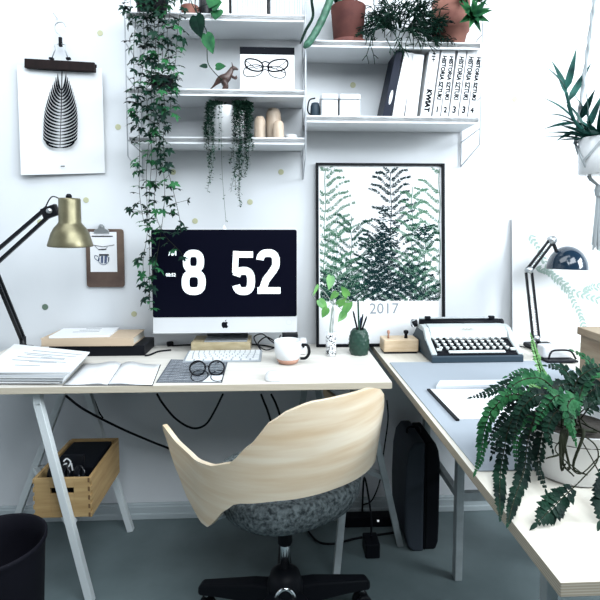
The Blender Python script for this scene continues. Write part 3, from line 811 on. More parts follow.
# heart-leaf vine
c = V((K(190,12,-.10).x,-.10,Z1))
t = potted('heartleaf_plant', c, .028,.035,.06,'terral','heart-leaved vine hanging over the top left shelf above the kangaroo figurine')
yv = -.215
pts = [c+V((.0,-.0,.045)), c+V((.01,-.07,.07)), K(193,6,yv), K(206,30,yv), K(207,50,yv), K(208,63,yv), K(214,72,yv), K(222,80,yv)]
G().tube(sp(pts,6),.0016,5).build('stem','dgreen',t,shade=True)
G().tube(sp([c+V((.005,0,.045)),K(210,4,yv),K(212,18,yv),K(219,8,yv)],5),.0014,5).build('stem','dgreen',t,shade=True)
def heart(g, base, tip, W, face=V((0,-1,.15)), curl=.1):
    base, tip = V(base), V(tip); d = tip-base; L = d.length; d.normalize(); sd = d.cross(face).normalized(); n = sd.cross(d)
    outl = [(0,0),(-.09,.17),(-.03,.33),(.10,.46),(.28,.5),(.5,.43),(.72,.27),(.9,.10),(1,0)]
    mids = [base+d*L*max(u,0)+n*curl*L*(-.3*u*u) for u,_ in outl]; vs=[];fs=[]
    for s in (-1,1):
        b_ = len(vs)
        for (u,w),m_ in zip(outl,mids):
            vs.append(m_); vs.append(base+d*L*u+sd*s*w*W+n*(.10*w*W-.3*curl*L*u*u))
        for i in range(len(outl)-1):
            k=b_+2*i; fs.append((k,k+1,k+3,k+2))
    g.add(vs,fs)
for (bx_,tx_,W,m_,lb) in (((196,16),(201,38),.062,'dgreen',None),((206,34),(213,54),.048,'green',None),((218,10),(215,20),.050,'green',None),((212,4),(222,2),.06,'green',None),
   ((207,66),(199,66),.018,'dgreen',None),((216,67),(226,66),.030,'green',None),((214,-2),(209,8),.05,'green',None)):
    g = G(); g.smooth=True; heart(g, K(*bx_,yv-.004), K(*tx_,yv-.012), W, V((rnd.uniform(-.4,.4),-1,.2))); g.build('leaf',m_,t)

# trailing string plant in white pot (lowest left shelf)
c = V((K(228,137,-.105).x,-.105,Z3)); rp = 17.0/(F/(D-.12))
h = K(228,108,-.12).z-Z3
t = potted('string_plant', c, rp*.9, rp, h, 'ceram', 'white pot of small-leaved trailing strings on the lowest shelf above the monitor')
g = G(); gs = G()
strands = [(209,12,185,1),(213,10,160,1),(212,14,192,1),(207,8,150,1),(221,10,222,.35),(211,12,165,1),(219,8,150,.3),
 (234,9,165,1),(236,12,188,1.2),(240,10,205,1.2),(244,10,180,1.3),(247,10,160,1.2),(238,8,170,1.2),(234,8,192,1),(243,12,196,1),(249,14,168,1),(246,8,150,1.2),(241,10,160,1.2),(251,12,150,1),(237,9,150,1),(208,10,140,1),(248,9,178,1),(239,11,178,1)]
for x, w, yb_, dn in strands:
    a0_ = c+V(((K(x,110,-.15).x-c.x)*.7,-.03,h-.005)); y_ = YS-.012-rnd.random()*.025
    xt = K(x,107,y_).x
    zt_ = c.z+h+rnd.uniform(.0,.008)
    edge = V((xt,-.17,zt_)) 
    pts = [a0_, V((xt*.6+c.x*.4,-.12,c.z+h+.010)), edge, K(x,118,y_), K(x+rnd.uniform(-3,3),(118+yb_)/2,y_), K(x+rnd.uniform(-5,5),yb_,y_)]
    q = sp(pts,12); gs.tube(q,.0007,3,cap=False)
    q = sp(pts,26)
    for p in q:
        for _ in range(2 if dn >= 1 else 1):
            if rnd.random() < .62*dn*(1.6 if p.z > Z3 else .85):
                o_ = rr3(1); o_.y = -abs(o_.y); o_.z *= .5
                leaf(g, p+o_*.002, o_, ZZ, rnd.uniform(.009,.015), .0085, .2,.1,2)
gs.build('stems','gg',t); g.build('foliage','gg',t)

# ---- right upper shelf
# leaning cactus stem, from pot hidden above
c = V((K(331,40,-.10).x+.01,-.10,Z4)); 
def cactus(g, pts, r, ribs=5):
    q = sp(pts,6); m=len(q); n=ribs*2
    u=None; vs=[];fs=[]
    for i,p in enumerate(q):
        tt=(q[min(i+1,m-1)]-q[max(i-1,0)]).normalized()
        u = (u-tt*u.dot(tt)).normalized() if u is not None else tt.orthogonal().normalized()
        w=tt.cross(u); e = min(1,(i+.35)/3,(m-i-.65)/3)**.5
        for k in range(n):
            a=2*PI*k/n; rr_=r*e*(1 if k%2==0 else .62)*(1+.05*math.sin(i*2.1)); vs.append(p+(u*math.cos(a)+w*math.sin(a))*rr_)
    for i in range(m-1):
        for k in range(n): fs.append((i*n+k,i*n+(k+1)%n,(i+1)*n+(k+1)%n,(i+1)*n+k))
    fs.append(tuple(range(n-1,-1,-1))); fs.append(tuple((m-1)*n+k for k in range(n)))
    g.add(vs,fs)
# terracotta pot 1 with saucer, a stout cactus and the leaning stem
r1 = 15.5/(F/(D-.10)); 
c = V((K(348,41,-.10).x,-.10,Z4)); h = K(348,8,-.10).z-Z4
t = potted('potted_cactus', c, r1*.86, r1*1.12, h, 'terra', 'terracotta pot with a saucer holding dark cactus stems, left on the upper right shelf', saucer=r1*1.22)
g = G(); g.smooth=True
cactus(g,[c+V((.0,0,h-.02)),c+V((.002,-.005,h+.10)),c+V((-.004,-.01,h+.20))],.026)
cactus(g,[c+V((-.02,.01,h-.02)),c+V((-.045,-.005,h+.06)),c+V((-.05,-.01,h+.12))],.02)
for k in range(16):
    a = rnd.uniform(0,6.28); d = V((math.cos(a),math.sin(a),rnd.uniform(.1,.6))); leaf(g,c+V((0,0,h-.012))+d*.02,d,ZZ,.05,.012,.3,.2)
g.build('cactus_stem','dgreen',t)
g = G(); g.smooth=True
yy = YS-.03
cactus(g,[c+V((-.03,-.02,h-.01)),V((K(336,-16,-.17).x,-.17,c.z+h+.07)),K(331,-3,yy),K(322,20,yy),K(312,38,yy),K(304,48,yy)],.0135,4); g.build('arching_stem','cactus',t,label='pale green arching cactus stem leaning out to the left')
g = G(); g.smooth=True; cactus(g,[c+V((-.03,-.0,h-.01)),V((K(322,-22,-.16).x,-.16,c.z+h+.08)),K(312,-4,yy+.01),K(313,16,yy+.01),K(306,30,yy+.01),K(300,44,yy+.01)],.0065,4); g.build('arching_stem','dgreen',t,label='thin dark arching cactus stem')

# mistletoe cactus in the middle
c = V((K(400,41,-.10).x,-.10,Z4)); h=.07
t = potted('mistletoe_cactus', c, .030,.038,h,'boxw','bushy mistletoe cactus of thin branching dark stems spilling over the upper right shelf')
g = G()
def fork(p, d, L, depth, r):
    q = p+d*L*.5+V((0,-.2,-.25))*L*.15; e = p+d*L+V((0,0,-.12))*L
    for w_ in (q, e):
        if w_.z < Z4+.012 and w_.y > YS-.014: w_.y = YS-.014-rnd.random()*.01
    pts = [p,q,e]
    if any(w_.z < Z4+.003 and w_.y > YS-.012 for w_ in pts): return
    g.tube(pts,[r,r*.95,r*.8],4)
    if depth > 0:
        for s in range(2 if rnd.random()<.8 else 3):
            nd = (d+rr3(.75)+V((0,-.06,-.14))).normalized(); 
            fork(e, nd, L*rnd.uniform(.75,.95), depth-1, r*.9)
for i in range(38):
    a = rnd.uniform(0,2*PI); d = V((math.cos(a)*1.0,math.sin(a)*.6-.35,rnd.uniform(.15,1.2))).normalized()
    fork(c+V((d.x*.02,d.y*.02,h-.01)), d, rnd.uniform(.038,.056), 4, .0026)
for x,y in ((372,34),(392,30),(410,34),(380,18),(368,12),(400,14),(420,26),(386,38)):
    fork(V((K(x,y,yy).x,yy,K(x,y,yy).z)), V((rnd.uniform(-.6,.6),-.3,-1)).normalized(), .038, 2, .0018)
g.smooth=True; g.build('branching_stems','dgreen',t)

# terracotta pot 2 with haworthia
c = V((K(450,41,-.11).x,-.11,Z4)); r2 = 15/(F/(D-.11)); h = K(452,3,-.11).z-Z4
t = potted('succulent_pot', c, r2*.84, r2*1.12, h, 'terral', 'terracotta pot of spiky green succulent at the right end of the upper shelf', rimh=h*.62, rimo=.006)
g = G()
def rosette(g, c, ax, n, L, W, spread=(.2,1.2)):
    ax = V(ax).normalized(); u = ax.orthogonal().normalized(); w = ax.cross(u)
    for i in range(n):
        a = i*2.4; k = i/n; d = ax*math.cos(spread[0]+(spread[1]-spread[0])*k)+(u*math.cos(a)+w*math.sin(a))*math.sin(spread[0]+(spread[1]-spread[0])*k)
        leaf(g, c, d, ax, L*rnd.uniform(.8,1.1), W, .1, .55, 4, .6)
q = K(471,16,-.225)
rosette(g, q, (.25,-1,-.0), 16, .070, .026, (.5,1.55))
rosette(g, K(478,2,-.19), (.3,-.7,.5), 12, .05, .016)
rosette(g, K(462,2,-.19), (-.2,-.7,.5), 10, .05, .016)
rosette(g, c+V((0,0,h)), (0,0,1), 14, .07, .018, (.1,1.3))
for e in (q, K(478,2,-.19), K(462,2,-.19)): g.tube(sp([c+V((0,-.01,h-.01)), c+V((.02,-.06,h+.02)), e],4),.004,6)
g.build('succulent_leaves','green',t)

# ------------------------------------------------------------------ macrame hanging planter
YH = -.55
pc = K(600,175,YH); sH = F/(D+YH); rH = 21/sH; hH = K(580,137,YH).z-K(580,174,YH).z
c = V((pc.x,YH,K(590,175,YH).z))
t = potted('hanging_planter', c, rH*.93, rH, hH, 'ceram', 'white pot of spiky grey-green leaves hanging in a macrame rope holder at the right')
g = G()
rosr = random.Random(4)
def blade(base, tip, w):
    base, tip = V(base), V(tip); d = tip-base; L = d.length
    leaf(g, base, d+V((0,0,.12*L)), V((rosr.uniform(-.3,.3),-.6,.8)), L, w, .18, .4, 6, .55)
ce = K(590,128,YH)
for (bx_,by_,tx_,ty_) in ((566,90,579,47),(566,90,549,64),(568,102,596,60),(566,95,554,57),(572,118,546,95),(575,124,545,128),(574,122,552,112),(577,132,557,140),(580,120,598,88),(584,130,570,100),
   (586,130,594,84),(588,128,604,92),(592,130,578,88),(580,128,560,118)):
    blade(K(bx_,by_,YH+rosr.uniform(-.04,.04)), K(tx_,ty_,YH+rosr.uniform(-.07,.05)), .020)
for x,y in ((566,92),(568,104)): g.tube(sp([K(588,136,YH),K(574,120,YH),K(x,y,YH)],4),.0045,6)
for i in range(70):
    a = rosr.uniform(0,2*PI); e = rosr.uniform(.2,1.1); d = V((math.cos(a)*math.cos(e),math.sin(a)*math.cos(e),math.sin(e)))
    p = c+V((0,0,hH-.01))+V((d.x,d.y,0))*rH*.5; leaf(g,p,d,ZZ,rosr.uniform(.07,.15),.022,.25,.4,5,.6)
g.build('spiky_leaves','teal',t)
m = thing('macrame_hanger', c+V((0,0,-.2)), 'white cotton macrame rope holder carrying the hanging pot at the right', 'plant hanger')
topz = c.z+.95
knot = c+V((0,0,-.035))
ap = V((c.x,YH,topz))
for i in range(4):
    a = PI/4+PI/2*i+.25; o_ = V((math.cos(a),math.sin(a),0))*(rH+.006)
    rimp = c+o_+V((0,0,hH*.9)); low = c+o_+V((0,0,.01))
    for s in (-1,1):
        tw = [ap.lerp(rimp,k/24)+V((math.cos(k*2.0+s*PI/2)*.0034,math.sin(k*2.0+s*PI/2)*.0034,0)) for k in range(25)]
        G().tube(tw,.0036,5).build('cord','rope',m,shade=True)
    nx_ = c+V((math.cos(a+PI/4),math.sin(a+PI/4),0))*(rH+.005)+V((0,0,hH*.35)); pv_ = c+V((math.cos(a-PI/4),math.sin(a-PI/4),0))*(rH+.005)+V((0,0,hH*.35))
    for e in (nx_,pv_): G().tube([rimp,e,V((e.x*.5+c.x*.5,e.y*.5+c.y*.5,c.z-.012)),knot],.0036,5).build('cord','rope',m,shade=True)
G().lathe([(.010,-.02),(.014,0),(.010,.015)],knot+V((0,0,-.01)),12).build('knot','rope',m)
g = G()
for i in range(22):
    a = rnd.uniform(0,6.28); r_ = rnd.uniform(0,.010); g.tube(sp([knot+V((math.cos(a)*r_*.6,math.sin(a)*r_*.6,-.02)),knot+V((math.cos(a)*r_,math.sin(a)*r_,-.10)),knot+V((math.cos(a)*r_*1.5,math.sin(a)*r_*1.5,-.17-rnd.random()*.03))],3),.0026,4)
g.build('tassel','rope',m)
# ------------------------------------------------------------------ desk lamp, gold shade (left)
yl = -.28
s1 = F/(D+yl)
t = thing('desk_lamp', T(26,344), 'gold shaded desk lamp with black spring arms at the left', 'lamp')
bs = K(23,345,-.085); bs = V((bs.x,-.085,ZT)); 
LOC[t.name] = V((bs.x,yl,ZT)); t.location = LOC[t.name]
g = G(); g.smooth=True; g.lathe([(.042,.0006),(.042,.012),(.038,.018),(.016,.022),(.012,.03),(.012,.06)],bs,40); g.build('base','blackm',t)
el = K(-9,262,yl); up1 = K(50,210,yl)
for dy in (-.010,.010):
    G().bar(V((bs.x,bs.y+dy,ZT+.05)), V((el.x,yl+dy,el.z)), .013,.006,(1,0,0)).build('lower_arm','blackm',t)
d = (up1-el).normalized(); pn = V((-d.z,0,d.x))*.021
for s in (-1,1):
    G().bar(el+pn*s*.8, up1+pn*s*.62, .010,.012,(0,1,0)).build('upper_arm','blackm',t)
g = G(); g.smooth=True; g.lathe([(.024,-.014),(.024,.014)],el,20,(PI/2,0,0)); g.build('elbow_joint','blackm',t)
hd = K(50,210,yl)
G().bar(up1-d*.03+pn*.2, K(58,209,yl)+V((.0,0,0)), .040,.020,(0,0,1)).build('head_bracket','blackm',t,bevel=.004)
g = G(); g.smooth=True; g.lathe([(.009,-.018),(.009,.018)],K(51,211,yl),16,(PI/2,0,0)); g.build('wing_knob','steel',t)
G().tube(sp([K(46,206,yl),K(50,198.5,yl),K(54,196.5,yl),K(60,199,yl)],5),.0022,6).build('lamp_cord','black',t,shade=True)
sc_ = K(70.5,246,yl); px_ = 1/s1
g = G(); g.smooth=True
hs = K(70,198,yl).z-sc_.z
pr = [(20.5*px_,.001),(20.6*px_,0),(20.8*px_,.004),(19.3*px_,hs*.12),(17.5*px_,hs*.26),(14.5*px_,hs*.38),(11.3*px_,hs*.46),(10.2*px_,hs*.50),(10.0*px_,hs*.97),(9.2*px_,hs*1.0),(3*px_,hs*1.005)]
inner = [(3*px_,hs*.98),(9*px_,hs*.95),(9.2*px_,hs*.5),(13.8*px_,hs*.36),(17*px_,hs*.24),(19.9*px_,.001)]
tl_ = Euler((R(3),R(2),0)).to_matrix()
g.lathe(pr+inner[0:], sc_, 48, tl_); g.f = g.f[:-2]; g.m = g.m[:-2]; g.sm = g.sm[:-2]
g.build('lamp_shade','gold',t)
g = G(); g.smooth=True; g.lathe([(.010,0),(.010,.008),(.006,.014),(.0,.015)],sc_+V((0,0,hs)),16); g.build('cap_screw','black',t)
for dx in (1.5,8): 
    g = G(); q_ = V((sc_.x+dx*px_, sc_.y-math.sqrt(max(0,100-dx*dx))*px_-.0035, sc_.z+hs*.80)); g.box(q_,(.0035,.003,.022),(0,0,0)); g.build('vent_slot','black',t)
g = G(); g.smooth=True; g.lathe([(.012,.055),(.025,.03),(.028,.012),(.018,.0),(0.001,-.003)],sc_+V((0,0,.02)),20); g.build('bulb','ceram',t)

# ------------------------------------------------------------------ papers, books at the left of the desk
def tl_box(g, p0, p1, z0, z1): pass
def quad_slab(g, pts, z0, z1, dz=None):
    """pts: four plan points (x,y) ccw"""
    vs = [V((p[0],p[1],z0)) for p in pts]+[V((p[0],p[1],z1)) for p in pts]
    g.add(vs,[(3,2,1,0),(4,5,6,7),(0,1,5,4),(1,2,6,5),(2,3,7,6),(3,0,4,7)])
def plan(pxs, z): return [(T(x,y,z).x,T(x,y,z).y) for x,y in pxs]
def rect(cx,cy,w,d,a):
    c_,s_ = math.cos(a),math.sin(a)
    return [(cx+x*c_-y*s_,cy+x*s_+y*c_) for x,y in ((-w/2,-d/2),(w/2,-d/2),(w/2,d/2),(-w/2,d/2))]
# black folder box, thick tan book, magazine : a stack
p = T(92,352); bx0 = T(82,357).x; 
BXC = (T(44,350,.76).x+T(147,350,.76).x)/2; BXW = T(145,352,.76).x-T(45,352,.76).x
g = G(); quad_slab(g, rect(BXC+.012,-.097,BXW-.02,.145,-.0), ZT+.0005, ZT+.040)
g.build('storage_box','black',label='flat black box lying under the thick tan book on the left of the desk',cat='box',bevel=.002)
tz = ZT+.0408; 
p0 = K(41,340,-.17); p1 = K(134,345,-.17)
bw = p1.x-p0.x
t = thing('thick_book', (p0.x+bw/2,-.10,tz),'thick tan book lying flat between the black box and the white magazine','book')
th_ = .031
rc = rect(p0.x+bw/2,-.098,bw,.155,-.02)
g = G(); quad_slab(g, rc, tz, tz+.003); quad_slab(g, rc, tz+th_-.003, tz+th_)
quad_slab(g, rect(p0.x+bw/2+.0015,-.098-.076,bw,.003,-.02), tz+.003, tz+th_-.003); g.build('cover','bookt',t,bevel=.0008)
g = G(); quad_slab(g, rect(p0.x+bw/2,-.096,bw-.008,.148,-.02), tz+.0031, tz+th_-.0031); g.build('pages','mag',t)
mz_ = tz+th_+.0004
q0 = K(45,334,-.17); q1 = K(104,332,-.17)
g = G(); rcm = rect((q0.x+q1.x)/2+.012,-.096,(q1.x-q0.x),.145,.06)
quad_slab(g, rcm, mz_, mz_+.008)
g.mi=1
for k in range(3):
    yy_ = -.10+.03*k; cxm=(q0.x+q1.x)/2+.015
    quad_slab(g, rect(cxm+.004*k,yy_,.10-.02*k,.006,.06), mz_+.008, mz_+.0083)
g.build('magazine',['paper','greyink'],label='white magazine lying on top of the thick tan book',cat='magazine')

def warp0(pl, u, v): 
    a = V((*pl[0],0)).lerp(V((*pl[1],0)),u); b = V((*pl[3],0)).lerp(V((*pl[2],0)),u); return a.lerp(b,v)
# stack of loose paper sheets at the front left corner
zs = ZT+.0006; rp_ = random.Random(2)
n = 9; HS = .0050
names = ['bottom of the loose stack at the left edge','second lowest of the loose stack','third from the bottom of the loose stack','fourth from the bottom of the loose stack','middle of the loose stack','fourth from the top of the loose stack','third from the top of the loose stack','second from the top of the loose stack','topmost with printed lines on the stack at the left edge']
B0 = plan([(-22,384.5),(60,384.5),(84,358),(8,357)], ZT); 
for i in range(n):
    z = zs+HS*i
    B1 = plan([(-22,372),(66,373.5),(88,352),(13,344)], ZT+HS*n); k = i/(n-1)
    ox, oy = rp_.uniform(-.006,.006), rp_.uniform(-.003,.004)
    pl = [(a[0]*(1-k)+b[0]*k+ox, max(a[1]*(1-k)+b[1]*k+oy, YF+.004)) for a, b in zip(B0,B1)]
    g = G(); quad_slab(g, pl, z, z+HS-.0006)
    g.mi = 1
    def wq(u,v): p = warp0(pl,u,v); return (p.x,p.y)
    if i == n-1:
        for (u0,u1,v) in ((.32,.95,.80),(.25,.9,.68),(.30,.62,.62),(.22,.80,.52),(.50,.8,.56),(.2,.85,.40),(.42,.75,.36),(.3,.6,.22)):
            quad_slab(g, [wq(u0,v),wq(u1,v),wq(u1,v+.022),wq(u0,v+.022)], z+HS-.0006, z+HS-.0004)
    g.build('paper_booklet',['paper' if i%3 else 'paper2','greyink'],label='thin white paper booklet, '+names[i],cat='paper',group='paper stack at the left of the desk')

# open magazine
pl = plan([(64,384),(152,384),(160,364),(84,363)], ZT+.004)
t = thing('open_magazine', ((pl[0][0]+pl[1][0])/2,(pl[0][1]+pl[2][1])/2,ZT),'open white magazine lying between the paper stack and the dark photo sheet','magazine')
def warp(pl, u, v): 
    a = V((*pl[0],0)).lerp(V((*pl[1],0)),u); b = V((*pl[3],0)).lerp(V((*pl[2],0)),u); return a.lerp(b,v)
for (u0,u1) in ((0,.495),(.505,1)):
    g = G(); g.smooth=True; vs=[]; nu,nv=8,3
    for i in range(nu+1):
        for j in range(nv+1):
            u = u0+(u1-u0)*i/nu; p = warp(pl,u,j/nv); k = abs(u-.5)*2
            p.z = ZT+.0035+.009*math.exp(-((k-.25)/.25)**2)*(1 if k>.02 else .3)-.001*k; vs.append(p)
    top = [(i*(nv+1)+j,(i+1)*(nv+1)+j,(i+1)*(nv+1)+j+1,i*(nv+1)+j+1) for i in range(nu) for j in range(nv)]
    b_ = len(vs); vs += [V((v.x,v.y,ZT+.0008)) for v in vs]
    bot = [tuple(b_+k for k in reversed(f)) for f in top]
    side = []
    for i in range(nu):
        side += [(i*(nv+1),b_+i*(nv+1),b_+(i+1)*(nv+1),(i+1)*(nv+1)), ((i+1)*(nv+1)+nv,b_+(i+1)*(nv+1)+nv,b_+i*(nv+1)+nv,i*(nv+1)+nv)]
    for j in range(nv):
        side += [(j+1,b_+j+1,b_+j,j),(nu*(nv+1)+j,b_+nu*(nv+1)+j,b_+nu*(nv+1)+j+1,nu*(nv+1)+j+1)]
    g.add(vs, top+bot+side); g.build('page','paper',t)
g = G(); quad_slab(g,[(p[0],p[1]) for p in (warp(pl,-.01,-.02),warp(pl,1.01,-.02),warp(pl,1.01,1.02),warp(pl,-.01,1.02))],ZT+.0002,ZT+.0007); g.build('cover','ink',t)
# photo sheet with hatch
pl = plan([(156,382.5),(222,382.5),(228,361),(171,359.5)], ZT+.001)
g = G(); quad_slab(g, pl, ZT+.0003, ZT+.0018); g.mi = 1
def insheet(u,v): p = warp(pl,u,v); return (p.x,p.y)
for k in range(30):
    for s in (0,1):
        v0 = (k+.5)/30
        a = insheet(.02,v0 if s==0 else v0); b = insheet(.98,(v0+.14*(1 if k%2 else -1)) if 0<v0+.14*(1 if k%2 else -1)<1 else v0)
        dx,dy = b[0]-a[0],b[1]-a[1]; L = math.hypot(dx,dy); nx,ny=-dy/L*.0008,dx/L*.0008
        if s==0: g.add([V((a[0]+nx,a[1]+ny,ZT+.0019+k*.000002)),V((a[0]-nx,a[1]-ny,ZT+.0019+k*.000002)),V((b[0]-nx,b[1]-ny,ZT+.0019+k*.000002)),V((b[0]+nx,b[1]+ny,ZT+.0019+k*.000002))],[(0,1,2,3)])
g.mi = 1; g.add([V((*insheet(u,v),ZT+.00195)) for u,v in ((.70,.02),(.98,.02),(.99,.30),(.80,.34))],[(0,1,2,3)])
g.mi = 2
for cu_ in (.62,.93):
    P_ = [V((*insheet(min(.995,cu_+.14*math.cos(q/20*2*PI)),.26+.24*math.sin(q/20*2*PI)),ZT+.0021)) for q in range(20)]
    ce_ = sum(P_,V((0,0,0)))/20
    for q in range(20): a_,b_ = P_[q],P_[(q+1)%20]; g.add([a_,b_,b_.lerp(ce_,.13),a_.lerp(ce_,.13)],[(0,1,2,3)])
g.build('photo_sheet',['hatch','paper2','ink'],label='dark slate sheet with fine hatched lines lying under the spectacles',cat='print')
# spectacles
gc = T(209,372); t = thing('spectacles', (gc.x,gc.y,ZT+.002), 'black round-rimmed spectacles lying folded on the dark hatched sheet', 'glasses')
zg = ZT+.0165
fy = T(200,370,zg).y
for s,cx_ in ((-1,T(199,368,zg).x),(1,T(217.5,368,zg).x)):
    P = []
    for q in range(28):
        a = 2*PI*q/28; P.append(V((cx_+.0255*math.cos(a), fy-.004+.010*math.sin(a), zg+.0215*math.sin(a)-.0+ .0075)))
    g = G(); g.smooth=True; g.tube(P,.0030,6,closed=True); g.build('rim','black',t)
    g = G(); g.poly([(.0240*math.cos(2*PI*q/24),.0200*math.sin(2*PI*q/24)) for q in range(24)],V((cx_,fy-.004,zg+.0075)),XX,V((0,.43,1)).normalized()*1.08); g.build('lens','glass',t)
x_a, x_b = T(199,368,zg).x, T(217.5,368,zg).x
G().tube(sp([V((x_a+.022,fy-.003,zg+.009)),V(((x_a+x_b)/2,fy-.002,zg+.014)),V((x_b-.022,fy-.003,zg+.009))],5),.002,6).build('bridge','black',t,shade=True)
for s,x_ in ((-1,x_a-.024),(1,x_b+.024)):
    G().tube(sp([V((x_,fy-.001,zg+.012)),V((x_-s*.004,fy+.03,zg+.010)),V((x_-s*.018,fy+.085,zg+.0)),V((x_-s*.034,fy+.105,ZT+.0045))],5),.0018,6).build('temple','black',t,shade=True)

# ------------------------------------------------------------------ wooden block, monitor
YM = -.145
yb0 = -.15
blx = (K(191,350,yb0).x, K(250,350,yb0).x)
hz = K(220,342.5,yb0).z-ZT
g = G(); g.box(((blx[0]+blx[1])/2,(yb0-.025)/2,ZT+hz/2+.0003),(blx[1]-blx[0],-yb0-.025,hz))
g.build('wooden_block','gold2',label='gold-brown wooden block raising the monitor off the desk',cat='monitor riser',bevel=.002)
ZB = ZT+hz+.0006
tl, tr, cl, cr_ = K(152,230,YM), K(297,229,YM), K(152,333,YM), K(297,333,YM)
mx0, mx1 = (tl.x+cl.x)/2, (tr.x+cr_.x)/2; mz1 = (tl.z+tr.z)/2; mz0 = (cl.z+cr_.z)/2; mw = mx1-mx0; mh = mz1-mz0
zc = K(225,317,YM).z     # chin top
cxm = (mx0+mx1)/2
t = thing('computer_monitor', (cxm,-.09,ZB), 'silver all-in-one computer with black screen showing a white flip clock', 'computer')
# housing with a domed back
g = G(); g.prism(rr(mw,mh,.008,4,cxm,(mz0+mz1)/2), V((0,YM+.006,0)), XX, ZZ, .006)
g.build('housing','alu',t,bevel=.0008)
g = G(); g.smooth=True; vs=[]; fs=[]; nu=12
for i in range(nu+1):
    for j in range(nu+1):
        u=-1+2*i/nu; v=-1+2*j/nu; dm=(1-u*u)*(1-v*v); vs.append(V((cxm+u*(mw/2-.003),YM+.0065+.03*dm**.6,(mz0+mz1)/2+v*(mh/2-.003))))
for i in range(nu):
    for j in range(nu): fs.append((i*(nu+1)+j,i*(nu+1)+j+1,(i+1)*(nu+1)+j+1,(i+1)*(nu+1)+j))
g.add(vs,fs); g.build('domed_back','alu',t)
sh = mz1-zc
g = G(); g.prism(rr(mw-.002,sh-.001,.0075,4,cxm,(mz1+zc)/2), V((0,YM-.0004,0)), XX, ZZ, .0012); scr = g.build('screen','screen',t)
# chin
g = G(); g.box((cxm,YM-.0006,(mz0+zc)/2-.0003),(mw-.002,.0012,zc-mz0-.003)); g.build('chin','alu',t)
sp_ = lambda x,y: (K(x,y,YM-.0022).x, K(x,y,YM-.0022).z)
def dig(g, pts, w, closed=False):
    q = [sp_(*p) for p in pts]; g.ribbon(q, w, V((0,YM-.0022,0)), XX, ZZ, closed)
w9 = K(199,270,YM).x-K(190.6,270,YM).x   # stroke width
def ov(cx,cy,rx,ry,a0,a1,n=20,e=.75):
    out=[]
    for k in range(n+1):
        a=R(a0+(a1-a0)*k/n); c_,s_=math.cos(a),math.sin(a); out.append((cx+rx*abs(c_)**e*(1 if c_>0 else -1), cy-ry*abs(s_)**e*(1 if s_>0 else -1)))
    return out
mt = lambda x,y: planemtx(V((K(x,y,YM-.0022).x,YM-.0022,K(x,y,YM-.0022).z)),XX,ZZ)
g = G(); O_ = V((0,YM-.0022,0))
dig(g, ov(193.5,261.5,7.0,8.2,0,360,30)[:-1], w9*.86, True); g2=g
dig(g, ov(193.7,282.2,8.2,9.0,0,360,30)[:-1], w9*.92, True)
g.build('digit_eight','digit',scr); g = G(); g.text('AM', .025, mt(172.5,253.5), bold=.0007, xs=.85); g.build('am_text','digit',scr); g = G(); g.text('08:52', .0175, mt(170.8,275), bold=.0006, xs=.98); g.build('small_time_text','digit',scr); g = G()
# 5
dig(g, [(253,254.5),(235.5,254.5)], w9*.75); dig(g, [(236,251),(235,273)], w9*.70)
dig(g, ov(243.5,281,7.6,10.2,158,-162,26), w9*.95)
g.build('digit_five','digit',scr); g = G()
# 2
dig(g, ov(268,262,8.0,9.0,172,-22,20)+[(273.5,270),(266,280),(262.5,290)], w9*.92); dig(g, [(257.5,290.5),(280.5,290.5)], w9*.80)
g.build('digit_two','digit',scr)
g = G(); g.box((K(193.5,272.2,YM).x,YM-.0026,K(193.5,272.2,YM).z),(.062,.0004,.0011)); g.box((K(251,272.2,YM).x,YM-.0026,K(251,272.2,YM).z),(.165,.0004,.0011)); g.build('flip_line','screen',scr)
# fruit mark on the chin and round sticker
g = G(); ac = K(225,324.5,YM-.0016); oo = V((ac.x,YM-.0016,ac.z)); sA = .0135
out = []
ap_ = [(0,.62),(.25,.78),(.6,.72),(.82,.48),(.62,.25),(.56,-.02),(.66,-.3),(.92,-.45),(.74,-.82),(.45,-1.08),(.2,-1.02),(0,-.95),(-.2,-1.02),(-.45,-1.08),(-.8,-.75),(-.98,-.2),(-.95,.3),(-.7,.66),(-.3,.78)]
g.poly([(x*sA,y*sA) for x,y in ap_],oo,XX,ZZ); g.poly([(x*sA,y*sA) for x,y in ((.0,.85),(.05,1.15),(.35,1.45),(.38,1.2),(.25,.95))],oo,XX,ZZ)
g.build('fruit_emblem','ink',t)
g = G(); ac = K(289,322,YM-.0016); g.ribbon([(.011*math.cos(q/20*2*PI),.011*math.sin(q/20*2*PI)) for q in range(20)],.002,V((ac.x,YM-.0016,ac.z)),XX,ZZ,closed=True); g.build('round_mark','paper2',t)
# stand
g = G(); st = [( -.150,mz0+.13),(-.143,mz0+.02),(-.115,ZB+.004),(-.135,ZB+.0005),(-.055,ZB+.0005),(-.055,ZB+.0045),(-.085,ZB+.006),(-.125,mz0+.02),(-.13,mz0+.13)]
st = [(-.110,mz0+.13),(-.122,mz0+.01),(-.060,ZB+.0055),(-.146,ZB+.005),(-.146,ZB),(-.035,ZB),(-.035,ZB+.006),(-.106,mz0+.012),(-.098,mz0+.13)]
g.prism([(y,z) for y,z in st], (cxm+.082-.082,0,0), YY, ZZ, .0) if 0 else None
sw = .165
g.prism(st, (cxm-sw/2,0,0), YY, ZZ, sw); g.build('stand','steel',t,bevel=.001)
# note paper pin at the top of the monitor
g = G(); q = K(224,231,YM); g.smooth=False; g.lathe([(.010,.0003),(.008,.004),(.004,.012),(.001,.018)],V((K(224,229,YM).x,YM+.003,mz1)),10)
g.build('paper_cone','paper',label='tiny white paper cone sitting on top edge of the monitor',cat='ornament')

